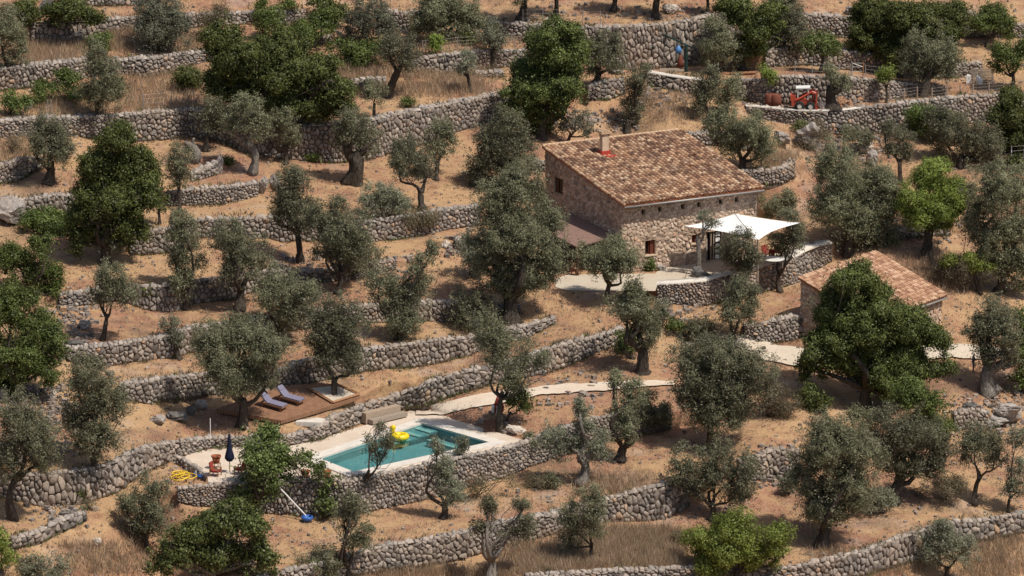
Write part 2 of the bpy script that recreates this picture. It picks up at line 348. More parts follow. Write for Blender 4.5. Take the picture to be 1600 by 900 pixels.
def leaf_mat(name, lo, hi, back, trans=0.25):
    m, n, o = new_mat(name); g = pos(n)
    c = ramp(n, g.outputs['Random Per Island'], [(0.0,lo),(0.75,hi),(1.0,tuple(min(1,x*1.5) for x in hi))]).outputs[0]
    cl = noise(n, 0.8, 2); c = mixc(n, ramp(n, cl, [(0.4,(0,)*3),(0.65,(0.45,)*3)]).outputs[0], c, tuple(x*0.62 for x in lo))
    oi = n.nodes.new('ShaderNodeObjectInfo')
    hs = n.nodes.new('ShaderNodeHueSaturation')
    mr = N(n, 'ShaderNodeMapRange'); n.links.new(oi.outputs['Random'], mr.inputs['Value']); mr.inputs['To Min'].default_value = 0.8; mr.inputs['To Max'].default_value = 1.25
    mh = N(n, 'ShaderNodeMapRange'); n.links.new(oi.outputs['Random'], mh.inputs['Value']); mh.inputs['To Min'].default_value = 0.49; mh.inputs['To Max'].default_value = 0.51
    n.links.new(mr.outputs[0], hs.inputs['Value']); n.links.new(mh.outputs[0], hs.inputs['Hue'])
    c = mixc(n, g.outputs['Backfacing'], c, back)
    n.links.new(c, hs.inputs['Color'])
    d = n.nodes.new('ShaderNodeBsdfDiffuse'); t = n.nodes.new('ShaderNodeBsdfTranslucent'); gl = N(n, 'ShaderNodeBsdfGlossy', Roughness=0.45)
    n.links.new(hs.outputs[0], d.inputs[0]); n.links.new(hs.outputs[0], t.inputs[0]); gl.inputs[0].default_value = (0.9,0.95,0.9,1)
    m1 = N(n, 'ShaderNodeMixShader', Fac=trans); n.links.new(d.outputs[0], m1.inputs[1]); n.links.new(t.outputs[0], m1.inputs[2])
    m2 = N(n, 'ShaderNodeMixShader', Fac=0.015); n.links.new(m1.outputs[0], m2.inputs[1]); n.links.new(gl.outputs[0], m2.inputs[2])
    n.links.new(m2.outputs[0], o.inputs['Surface']); M[name] = m
leaf_mat('leaf_olive', (0.105,0.106,0.058), (0.205,0.20,0.118), (0.25,0.245,0.165))
leaf_mat('leaf_olive_grey', (0.125,0.13,0.082), (0.225,0.225,0.15), (0.27,0.27,0.20))
leaf_mat('leaf_carob', (0.056,0.072,0.021), (0.155,0.178,0.050), (0.09,0.11,0.045))
leaf_mat('leaf_green', (0.062,0.084,0.020), (0.145,0.178,0.050), (0.12,0.15,0.055))
leaf_mat('leaf_bright', (0.125,0.165,0.03), (0.26,0.305,0.07), (0.22,0.26,0.08), 0.35)
leaf_mat('leaf_fig', (0.07,0.095,0.027), (0.155,0.19,0.058), (0.15,0.175,0.08))
leaf_mat('leaf_dry', (0.10,0.085,0.05), (0.19,0.155,0.095), (0.2,0.17,0.11))
leaf_mat('straw', (0.33,0.23,0.145), (0.56,0.43,0.29), (0.5,0.38,0.25), 0.3)
def bark_mat(name, a, b):
    m, n, o = new_mat(name)
    tc = pos(n).outputs['Position']; mp = N(n, 'ShaderNodeMapping'); mp.inputs['Scale'].default_value = (1,1,0.25); n.links.new(tc, mp.inputs[0])
    x = noise(n, 9, 6, 0.7, mp.outputs[0]); c = ramp(n, x, [(0.35,a),(0.65,b)]).outputs[0]
    bsdf(n, o, c, 0.95, 0.1, bump=x, bstr=1.0, bdist=0.15); M[name] = m
bark_mat('bark_dark', (0.045,0.035,0.028), (0.12,0.10,0.08))
bark_mat('bark_grey', (0.10,0.085,0.07), (0.32,0.28,0.24))
def tile_mat():
    m, n, o = new_mat('roof_tile'); g = pos(n)
    c = ramp(n, g.outputs['Random Per Island'], [(0.0,(0.13,0.075,0.055)),(0.28,(0.26,0.14,0.09)),(0.45,(0.40,0.23,0.14)),(0.65,(0.50,0.31,0.19)),(0.85,(0.58,0.39,0.25)),(1.0,(0.68,0.51,0.35))]).outputs[0]
    a = noise(n, 0.55, 4, 0.6); aw = ramp(n, a, [(0.44,(0,)*3),(0.62,(0.55,)*3)]).outputs[0]
    c = mixc(n, aw, c, (0.16,0.10,0.075))
    b = noise(n, 9, 5, 0.65); c = mixc(n, 1.0, c, ramp(n, b, [(0.3,(0.7,)*3),(0.7,(1.15,)*3)]).outputs[0], 'MULTIPLY')
    bsdf(n, o, c, 0.9, 0.15, bump=b, bstr=0.3, bdist=0.02); M['tile'] = m
    m, n, o = new_mat('roof_tile_new'); g = pos(n)
    c = ramp(n, g.outputs['Random Per Island'], [(0.0,(0.30,0.16,0.10)),(0.3,(0.42,0.235,0.145)),(0.7,(0.54,0.33,0.21)),(1.0,(0.64,0.44,0.30))]).outputs[0]
    b = noise(n, 3, 5, 0.65); c = mixc(n, 1.0, c, ramp(n, b, [(0.3,(0.75,)*3),(0.7,(1.1,)*3)]).outputs[0], 'MULTIPLY')
    bsdf(n, o, c, 0.9, 0.15, bump=b, bstr=0.3, bdist=0.02); M['tile_new'] = m
tile_mat()
def deck_mat():
    m, n, o = new_mat('deck_boards'); g = pos(n).outputs['Position']
    mp = N(n, 'ShaderNodeMapping'); mp.inputs['Rotation'].default_value = (0,0,R_(-32)); n.links.new(g, mp.inputs[0])
    wv_ = N(n, 'ShaderNodeTexWave', Scale=2.2, Distortion=0.0); n.links.new(mp.outputs[0], wv_.inputs[0])
    c = ramp(n, wv_.outputs['Fac'], [(0.0,(0.06,0.03,0.018)),(0.12,(0.25,0.13,0.075)),(1.0,(0.31,0.17,0.10))]).outputs[0]
    b = noise(n, 2.5, 5, 0.6); c = mixc(n, 1.0, c, ramp(n, b, [(0.3,(0.75,)*3),(0.7,(1.15,)*3)]).outputs[0], 'MULTIPLY')
    bsdf(n, o, c, 0.8, 0.25, bump=wv_.outputs['Fac'], bstr=0.3, bdist=0.02); M['deck'] = m
deck_mat()
def water_mat():
    m, n, o = new_mat('pool_water')
    nz = noise(n, 1.6, 3, 0.5)
    bp = N(n, 'ShaderNodeBump', Strength=0.12, Distance=0.08); n.links.new(nz, bp.inputs['Height'])
    tr = n.nodes.new('ShaderNodeBsdfTransparent'); tr.inputs[0].default_value = (0.72,0.91,0.92,1)
    gl = N(n, 'ShaderNodeBsdfGlossy', Roughness=0.03); n.links.new(bp.outputs[0], gl.inputs['Normal'])
    fr = N(n, 'ShaderNodeFresnel', IOR=1.33); n.links.new(bp.outputs[0], fr.inputs['Normal'])
    mx = n.nodes.new('ShaderNodeMixShader'); n.links.new(fr.outputs[0], mx.inputs[0]); n.links.new(tr.outputs[0], mx.inputs[1]); n.links.new(gl.outputs[0], mx.inputs[2])
    n.links.new(mx.outputs[0], o.inputs['Surface']); M['water'] = m
    flat_mat('pool_liner', (0.15,0.315,0.325), 0.7, 0.2, 0.12, 0.8)
water_mat()

# ---------------------------------------------------------------- mesh helpers
def mesh_from(name, V, polys, mats, midx=None, smooth=False):
    """V (n,3); polys list of int arrays (k,m) with m corners each"""
    V = np.asarray(V, dtype=np.float32).reshape(-1, 3)
    me = bpy.data.meshes.new(name)
    polys = [np.asarray(p, dtype=np.int32) for p in polys if len(p)]
    tot = np.concatenate([np.full(len(p), p.shape[1], np.int32) for p in polys]) if polys else np.zeros(0, np.int32)
    loops = np.concatenate([p.ravel() for p in polys]) if polys else np.zeros(0, np.int32)
    me.vertices.add(len(V)); me.vertices.foreach_set('co', V.ravel())
    me.loops.add(len(loops)); me.loops.foreach_set('vertex_index', loops)
    me.polygons.add(len(tot)); st = np.concatenate([[0], np.cumsum(tot)[:-1]]).astype(np.int32) if len(tot) else tot
    me.polygons.foreach_set('loop_start', st); me.polygons.foreach_set('loop_total', tot)
    for mt in (mats if isinstance(mats, (list, tuple)) else [mats]): me.materials.append(mt)
    if midx is not None: me.polygons.foreach_set('material_index', np.asarray(midx, np.int32))
    if smooth is True: me.polygons.foreach_set('use_smooth', np.ones(len(tot), bool))
    elif smooth is False: me.polygons.foreach_set('use_smooth', np.zeros(len(tot), bool))
    else: me.polygons.foreach_set('use_smooth', np.asarray(smooth, bool))
    me.update(calc_edges=True)
    return me
def link(name, me, parent=None, loc=None):
    o = bpy.data.objects.new(name, me); sc.collection.objects.link(o)
    if parent is not None: o.parent = parent
    if loc is not None: o.location = loc
    return o
def tag(o, label=None, cat=None, group=None, kind=None):
    if label: o['label'] = label
    if cat: o['category'] = cat
    if group: o['group'] = group
    if kind: o['kind'] = kind
    return o
def thing(name, label, cat, loc=(0,0,0), rz=0.0, group=None):
    o = bpy.data.objects.new(name, None); sc.collection.objects.link(o)
    o.location = loc; o.rotation_euler = (0,0,rz); o.empty_display_size = 0.3
    return tag(o, label, cat, group)
class MB:
    """collects simple solids in one mesh"""
    def __init__(s): s.v = []; s.q = []; s.t = []; s.n = 0
    def add(s, V, Q=(), T=()):
        b = s.n; s.v += [tuple(p) for p in V]; s.n += len(V)
        s.q += [[i+b for i in f] for f in Q]; s.t += [[i+b for i in f] for f in T]
    def box(s, c, d, rz=0.0, rx=0.0, ry=0.0):
        m = Matrix.Rotation(rz,3,'Z') @ Matrix.Rotation(ry,3,'Y') @ Matrix.Rotation(rx,3,'X'); c = Vector(c)
        V = [c+m@Vector((x*d[0]/2, y*d[1]/2, z*d[2]/2)) for z in (-1,1) for y in (-1,1) for x in (-1,1)]
        s.add(V, [(0,2,3,1),(4,5,7,6),(0,1,5,4),(2,6,7,3),(0,4,6,2),(1,3,7,5)])
    def tube(s, pts, rad, n=8, caps=True):
        pts = [Vector(p) for p in pts]
        if isinstance(rad, (int, float)): rad = [rad]*len(pts)
        V = []; Q = []; T = []
        for i, p in enumerate(pts):
            d = (pts[min(i+1, len(pts)-1)]-pts[max(i-1, 0)]).normalized()
            a = d.cross(Vector((0,0,1))) if i == 0 else pa-d*pa.dot(d)
            if a.length < 1e-3: a = d.cross(Vector((0,1,0)))
            a.normalize(); b = d.cross(a); pa = a
            for k in range(n):
                an = 2*math.pi*k/n; V.append(p+(a*math.cos(an)+b*math.sin(an))*rad[i])
        for i in range(len(pts)-1):
            for k in range(n):
                k2 = (k+1) % n; Q.append((i*n+k, i*n+k2, (i+1)*n+k2, (i+1)*n+k))
        if caps:
            V.append(pts[0]); V.append(pts[-1]); a0 = len(V)-2; e = (len(pts)-1)*n
            for k in range(n):
                k2 = (k+1) % n; T.append((a0, k2, k)); T.append((a0+1, e+k, e+k2))
        s.add(V, Q, T)
    def lathe(s, prof, n=16, c=(0,0,0)):
        c = Vector(c); V = []; Q = []
        for r, z in prof:
            for k in range(n):
                a = 2*math.pi*k/n; V.append(c+Vector((r*math.cos(a), r*math.sin(a), z)))
        for i in range(len(prof)-1):
            for k in range(n):
                k2 = (k+1) % n; Q.append((i*n+k, i*n+k2, (i+1)*n+k2, (i+1)*n+k))
        s.add(V, Q)
    def prism(s, poly, z0, z1):
        poly = [Vector((p[0], p[1])) for p in poly]; n = len(poly)
        area = sum(poly[i].x*poly[(i+1)%n].y-poly[(i+1)%n].x*poly[i].y for i in range(n))
        if area < 0: poly = poly[::-1]
        V = [(p.x, p.y, z0) for p in poly]+[(p.x, p.y, z1) for p in poly]
        Q = [(i, (i+1)%n, n+(i+1)%n, n+i) for i in range(n)]
        tr = tessellate_polygon([[Vector((p.x, p.y, 0)) for p in poly]])
        T = []
        for t in tr:
            a, b, c = t; A, B, C_ = poly[a], poly[b], poly[c]
            if (B-A).cross(C_-A) < 0: a, b, c = a, c, b
            T.append((n+a, n+b, n+c)); T.append((a, c, b))
        s.add(V, Q, T)
    def build(s, name, mat, parent=None, smooth=False, loc=None):
        P = []
        if s.q: P.append(np.array(s.q))
        if s.t: P.append(np.array(s.t))
        return link(name, mesh_from(name, np.array(s.v), P, mat, smooth=smooth), parent, loc)
# ---------------------------------------------------------------- ground
gu = np.concatenate([[-9000,-5000,-2800,-1600,-1000,-700], np.arange(-500, 2100.1, 4.0), [2300,2600,3300,4600,7000,11000]])
gv = np.concatenate([[-2400,-1700,-1200,-800,-550,-420], np.arange(-300, 1200.1, 2.5), [1240,1300,1400,1600,2000,2800]])[::-1]
Pg = np.zeros((len(gu), len(gv), 3))
rngG = np.random.default_rng(5)
VR = gv
for i, u in enumerate(gu):
    if -500 <= u <= 2100:
        y = col_eval(u, gv)
        y = np.where((gv < -420) | (gv > 1300), base_y(u, gv), y)
    else: y = base_y(u, gv)
    Pg[i] = at_y(u, gv, y)
def vnoise(x, y, s, seed):
    r = np.random.default_rng(seed); T = r.random((64, 64))
    x = np.asarray(x)/s; y = np.asarray(y)/s; xi = np.floor(x).astype(int); yi = np.floor(y).astype(int); fx = x-xi; fy = y-yi
    fx = fx*fx*(3-2*fx); fy = fy*fy*(3-2*fy)
    g = lambda a, b: T[a % 64, b % 64]
    return (g(xi,yi)*(1-fx)+g(xi+1,yi)*fx)*(1-fy)+(g(xi,yi+1)*(1-fx)+g(xi+1,yi+1)*fx)*fy-0.5
POOLPX = [(660,663),(764,693),(552,739),(499,718)]
def pz(u, v, z=ZP):
    p = at_y(u, v, flat_y(u, v, z)); return Vector((float(p[0]), float(p[1])))
POOL = [pz(*p) for p in POOLPX]
def offset_poly(poly, d):
    n = len(poly); ar = sum(poly[i].x*poly[(i+1)%n].y-poly[(i+1)%n].x*poly[i].y for i in range(n)); sg = 1 if ar > 0 else -1
    out = []
    for i in range(n):
        a, b, c = poly[i-1], poly[i], poly[(i+1)%n]
        e1 = (b-a).normalized(); e2 = (c-b).normalized()
        n1 = Vector((e1.y, -e1.x))*sg; n2 = Vector((e2.y, -e2.x))*sg
        m = (n1+n2); m = m/m.dot(n1); out.append(b+m*d)
    return out
def inside(poly, X, Y):
    r = np.zeros(np.shape(X), bool); n = len(poly)
    for i in range(n):
        a, b = poly[i], poly[(i+1) % n]
        c = ((a.y > Y) != (b.y > Y)) & (X < (b.x-a.x)*(Y-a.y)/((b.y-a.y)+1e-12)+a.x)
        r ^= c
    return r
# unevenness on open ground
Pg[..., 2] += 0.10*vnoise(Pg[...,0], Pg[...,1], 2.3, 1)+0.07*vnoise(Pg[...,0], Pg[...,1], 0.9, 2)-0.03
for zz in (ZP, ZH, ZD):
    pass
ins = inside(offset_poly(POOL, 0.35), Pg[...,0], Pg[...,1]) & (np.abs(Pg[...,2]-ZP) < 0.6)
Pg[..., 2] = np.where(ins, ZP-2.6, Pg[...,2])
for P in PADS[:2]:
    for i, u in enumerate(gu):
        w_, pt, pb = padv(P, u)
        if w_ >= 0.999:
            m = (gv >= pt+0.5) & (gv <= pb-0.5) & ~ins[i]
            Pg[i, m, 2] = P['z']-0.02
nu, nv_ = len(gu), len(gv)
idx = np.arange(nu*nv_).reshape(nu, nv_)
Q = np.stack([idx[:-1,:-1], idx[1:,:-1], idx[1:,1:], idx[:-1,1:]], -1).reshape(-1, 4)
g_ = link('ground', mesh_from('ground', Pg.reshape(-1,3), [Q], M['ground'], smooth=True)); tag(g_, kind='structure')

# ---------------------------------------------------------------- masonry: every stone a fitted block
def clip(poly, px, py, nx, ny):
    out = []; n = len(poly)
    for i in range(n):
        ax, ay = poly[i]; bx, by = poly[(i+1) % n]
        da = (ax-px)*nx+(ay-py)*ny; db = (bx-px)*nx+(by-py)*ny
        if da <= 0: out.append((ax, ay))
        if (da < 0 < db) or (db < 0 < da):
            t = da/(da-db); out.append((ax+(bx-ax)*t, ay+(by-ay)*t))
    return out
def cells(L, H, sx, sy, rng, drop=0.12, jit=0.36, hfun=None):
    """stone outlines filling 0..L x 0..H (metres)"""
    nx_ = max(1, int(round(L/sx))); ny_ = max(1, int(round(H/sy))); dx = L/nx_; dy = H/ny_
    S = {}
    for j in range(-1, ny_+1):
        for i in range(-1, nx_+1):
            if rng.random() < drop and 0 < i < nx_-1: continue
            S[(i, j)] = ((i+0.5+(0.5 if j % 2 else 0)*0.9-0.22+rng.uniform(-jit, jit))*dx, (j+0.5+rng.uniform(-jit, jit)*0.8)*dy)
    res = []
    for (i, j), (x, y) in S.items():
        if j < 0 or j >= ny_ : continue
        poly = [(x-1.6*dx, y-1.6*dy), (x+1.6*dx, y-1.6*dy), (x+1.6*dx, y+1.6*dy), (x-1.6*dx, y+1.6*dy)]
        for a in (-2,-1,0,1,2):
            for b in (-2,-1,0,1,2):
                if (a, b) == (0, 0): continue
                s2 = S.get((i+a, j+b))
                if s2 is None: continue
                nx, ny = s2[0]-x, s2[1]-y; l = math.hypot(nx, ny)
                if l < 1e-5: continue
                poly = clip(poly, x+nx/2, y+ny/2, nx/l, ny/l)
                if len(poly) < 3: break
            if len(poly) < 3: break
        if len(poly) < 3: continue
        poly = clip(poly, 0, 0, -1, 0); poly = clip(poly, L, 0, 1, 0) if len(poly) > 2 else poly
        poly = clip(poly, 0, 0, 0, -1) if len(poly) > 2 else poly
        poly = clip(poly, 0, H, 0, 1) if len(poly) > 2 else poly
        if len(poly) < 3: continue
        res.append(poly)
    return res
class Masonry:
    def __init__(s): s.V = []; s.F = {3: [], 4: []}; s.M3 = []; s.M4 = []; s.n = 0
    def stone(s, poly, fmap, gap, depth, rng, mi=0):
        """poly in wall coordinates, fmap(a,h,d)->xyz, gap in metres"""
        n = len(poly); cx = sum(p[0] for p in poly)/n; cy = sum(p[1] for p in poly)/n
        r = max(0.05, min(math.hypot(p[0]-cx, p[1]-cy) for p in poly))
        if n < 3 or r < 0.02: return
        k = max(0.5, 1-gap/r)
        tilt = (rng.uniform(-0.42, 0.42), rng.uniform(-0.42, 0.42)); dd = depth*rng.uniform(0.7, 1.25)
        # round the corners: one extra point on each side
        ring = []
        for i in range(n):
            a = poly[i-1]; b = poly[i]; c = poly[(i+1) % n]
            for q, o in ((0.17, a), (0.17, c)):
                ring.append((b[0]+(o[0]-b[0])*q, b[1]+(o[1]-b[1])*q))
        m = len(ring); base = s.n
        for f, d in ((k, -0.04), (k, dd*0.45), (k*0.78, dd*0.95)):
            for (x, y) in ring:
                ox, oy = (x-cx)*f, (y-cy)*f
                e = 0 if d < 0 else (ox*tilt[0]+oy*tilt[1])+rng.uniform(-1, 1)*0.022
                s.V.append(fmap(cx+ox, cy+oy, d+e))
        s.V.append(fmap(cx, cy, dd*1.08))
        for rg in (0, 1):
            for i in range(m):
                j = (i+1) % m; s.F[4].append((base+rg*m+i, base+rg*m+j, base+(rg+1)*m+j, base+(rg+1)*m+i)); s.M4.append(mi)
        for i in range(m):
            j = (i+1) % m; s.F[3].append((base+2*m+i, base+2*m+j, base+3*m)); s.M3.append(mi)
        s.n += 3*m+1
    def quads(s, pts, mi):
        """pts (n,m,3) grid"""
        a, b = pts.shape[:2]; base = s.n; s.V += [tuple(p) for p in pts.reshape(-1, 3)]; s.n += a*b
        for i in range(a-1):
            for j in range(b-1):
                s.F[4].append((base+i*b+j, base+(i+1)*b+j, base+(i+1)*b+j+1, base+i*b+j+1)); s.M4.append(mi)
    def mesh(s, name, mats, core_flat=True):
        P = [np.array(s.F[4])]
        mi = list(s.M4)
        if s.F[3]: P.append(np.array(s.F[3])); mi += s.M3
        return mesh_from(name, np.array(s.V), P, mats, mi, smooth=True)

CAP = {'CC': 'cement', 'Z1': 'cement'}
STONE = {'O': (0.40, 0.34), 'CC': (0.42, 0.36), 'DD': (0.45, 0.36), 'I': (0.40, 0.34), 'AA': (0.42,0.34), 'L': (0.5,0.42), 'R': (0.62,0.5), 'P': (0.58,0.48), 'S': (0.7,0.5),
         'NL': (0.56,0.46), 'M': (0.52,0.44), 'E': (0.50,0.44), 'B': (0.55,0.48), 'H': (0.52,0.45)}
WIDTH = {'O': 0.45, 'CC': 0.9, 'E': 0.9, 'Y': 0.6, 'O3': 0.35, 'Z1': 0.5, 'C': 0.9, 'G': 0.8, 'L': 0.8}
WALLPTS = {}
for wi, (key, pts, lab) in enumerate(WALLS):
    W = WL[key]; rng = np.random.default_rng(100+wi); rn = random.Random(wi)
    ua, ub = W['u0'], W['u1']
    us = np.arange(ua, ub+0.1, 2.0)
    vt = wv(key, us, 'vt'); vb = wv(key, us, 'vb')
    ys = np.interp(us, UU, W['y']); ys = smooth(ys, 2)
    bot = at_y(us, vb+1.5, ys-0.22); top = at_y(us, vt, ys-0.12)
    # irregular crest
    WALLPTS[key] = (us, bot, top)
    seg = np.linalg.norm(np.diff(bot[:, :2], axis=0), axis=1); A = np.concatenate([[0], np.cumsum(seg)])
    L = A[-1]
    hh = np.linalg.norm(top-bot, axis=1); H = float(np.max(hh))
    tan = np.gradient(bot[:, :2], axis=0); tan /= np.linalg.norm(tan, axis=1)[:, None]
    nrm = np.stack([tan[:,1], -tan[:,0]], 1)
    for c in (0, 1): nrm[:, c] = smooth(nrm[:, c], 5)
    nrm /= np.linalg.norm(nrm, axis=1)[:, None]
    Hm = float(np.mean(hh))
    def fmap(a, h, d, A=A, bot=bot, top=top, nrm=nrm, Hm=Hm, hh=hh):
        i = np.searchsorted(A, a)-1; i = max(0, min(len(A)-2, int(i))); f = (a-A[i])/(A[i+1]-A[i]+1e-9)
        f = max(-1, min(2, f))
        B = bot[i]+(bot[i+1]-bot[i])*f; T = top[i]+(top[i+1]-top[i])*f; nn = nrm[i]
        t = h/Hm
        return (B[0]+(T[0]-B[0])*t+nn[0]*d, B[1]+(T[1]-B[1])*t+nn[1]*d, B[2]+(T[2]-B[2])*t)
    mas = Masonry()
    sx, sy = STONE.get(key, (0.50, 0.42)); sx *= 0.70; sy *= 0.66
    sy = min(sy, Hm*0.8)
    capped = key in CAP
    for poly in cells(L, Hm, sx, sy, rn, drop=0.24, jit=0.46):
        big = rn.random() < 0.12
        mas.stone(poly, fmap, 0.028, 0.12 if not big else 0.2, rn, 0)
    # core face and top band
    wd = WIDTH.get(key, 0.55)
    inn = bot.copy(); 
    g0 = bot.copy(); g1 = top.copy(); g0[:, 2] -= 0.4
    back = top.copy(); back[:, :2] -= nrm*wd; g2 = back.copy(); g3 = back.copy(); g3[:, 2] -= 0.7
    mas.quads(np.stack([g0, g1, g2, g3], 1), 1)
    # ends
    for e in (0, -1):
        mas.quads(np.stack([np.stack([g0[e], g1[e]]), np.stack([g3[e], g2[e]])], 0), 1)
    def tmap(a, c, d, A=A, top=top, nrm=nrm):
        i = np.searchsorted(A, a)-1; i = max(0, min(len(A)-2, int(i))); f = (a-A[i])/(A[i+1]-A[i]+1e-9); f = max(-1, min(2, f))
        T = top[i]+(top[i+1]-top[i])*f; nn = nrm[i]
        return (T[0]+nn[0]*(0.12-c), T[1]+nn[1]*(0.12-c), T[2]+d)
    if capped:
        c0 = top.copy(); c0[:, :2] += nrm*0.10; c0[:, 2] -= 0.06; c1 = c0.copy(); c1[:, 2] += 0.16
        c2 = c1.copy(); c2[:, :2] -= nrm*(wd+0.1); c3 = c2.copy(); c3[:, 2] -= 0.3
        mas.quads(np.stack([c0, c1, c2, c3], 1), 3)
    else:
        for poly in cells(L, wd+0.1, 0.42, 0.5 if wd > 0.7 else wd+0.1, rn, drop=0.05, jit=0.3):
            mas.stone(poly, tmap, 0.02, rn.uniform(0.08, 0.2), rn, 2)
    if key == 'Y':
        m = us <= 1345; c0 = top[m].copy(); c0[:, :2] += nrm[m]*0.10; c0[:, 2] += 0.02; c1 = c0.copy(); c1[:, 2] += 0.12
        c2 = c1.copy(); c2[:, :2] -= nrm[m]*0.5; c3 = c2.copy(); c3[:, 2] -= 0.3
        mas.quads(np.stack([c0, c1, c2, c3], 1), 3)
    me = mas.mesh('stone_wall', [M['wall_stone'], M['wall_core'], M['coping_stone'], M['cement']])
    tag(link('stone_wall', me), lab, 'stone wall', 'dry stone walls of the terraces')
# ---------------------------------------------------------------- trees and shrubs
LEAF = {  # leaf length, width, clump spread (m), leaves per clump, clump area (m2)
 'o': ('leaf_olive', 0.19, 0.072, 0.22, 34, 0.30), 'og': ('leaf_olive_grey', 0.19, 0.072, 0.22, 30, 0.32),
 'c': ('leaf_carob', 0.19, 0.11, 0.24, 32, 0.30), 'g': ('leaf_green', 0.19, 0.10, 0.24, 30, 0.30),
 'b': ('leaf_bright', 0.22, 0.09, 0.26, 28, 0.34), 'f': ('leaf_fig', 0.23, 0.14, 0.25, 22, 0.34),
 'd': ('leaf_dry', 0.16, 0.05, 0.30, 30, 0.36)}
def leaves(centers, kind, rng, dens=1.0, spread=1.0, outw=None):
    mat, L, Wd, sg, per, ar = LEAF[kind]
    per = max(6, int(per*dens)); n = len(centers)*per
    C = np.repeat(centers, per, 0)
    off = rng.normal(0, 1, (n, 3))*sg*spread*np.array([1, 1, 0.75]); P = C+off
    O_ = (np.repeat(outw, per, 0) if outw is not None else 0)+off/(sg*spread)*0.35+rng.normal(0, 1, (n, 3))*0.55
    O_[:, 2] += 0.25; O_ /= np.linalg.norm(O_, axis=1)[:, None]
    d = rng.normal(0, 1, (n, 3)); d[:, 2] += 0.4; d -= (d*O_).sum(1)[:, None]*O_*0.85; d /= np.linalg.norm(d, axis=1)[:, None]
    s = np.cross(d, O_); s /= np.linalg.norm(s, axis=1)[:, None]
    ln = (L*rng.uniform(0.6, 1.35, n))[:, None]/2; wd = (Wd*rng.uniform(0.7, 1.3, n))[:, None]/2
    V = np.stack([P-d*ln, P+s*wd-d*ln*0.1, P+d*ln, P-s*wd-d*ln*0.1], 1).reshape(-1, 3)
    Q = np.arange(n*4).reshape(-1, 4)
    return V, Q, M[mat]
def limb(mb, p0, p1, r0, r1, rng, n=7, steps=6, wig=0.12):
    p0 = Vector(p0); p1 = Vector(p1); L = (p1-p0).length; pts = []; rr = []
    w = [Vector(rng.normal(0, 1, 3)) for _ in range(3)]
    for i in range(steps+1):
        t = i/steps; p = p0.lerp(p1, t)
        o = (w[0]*math.sin(math.pi*t)+w[1]*math.sin(2*math.pi*t)*0.6)*wig*L
        pts.append(p+o); rr.append((r0+(r1-r0)*t)*(1+rng.uniform(-0.08, 0.12)))
    mb.tube(pts, rr, n, caps=True); return pts
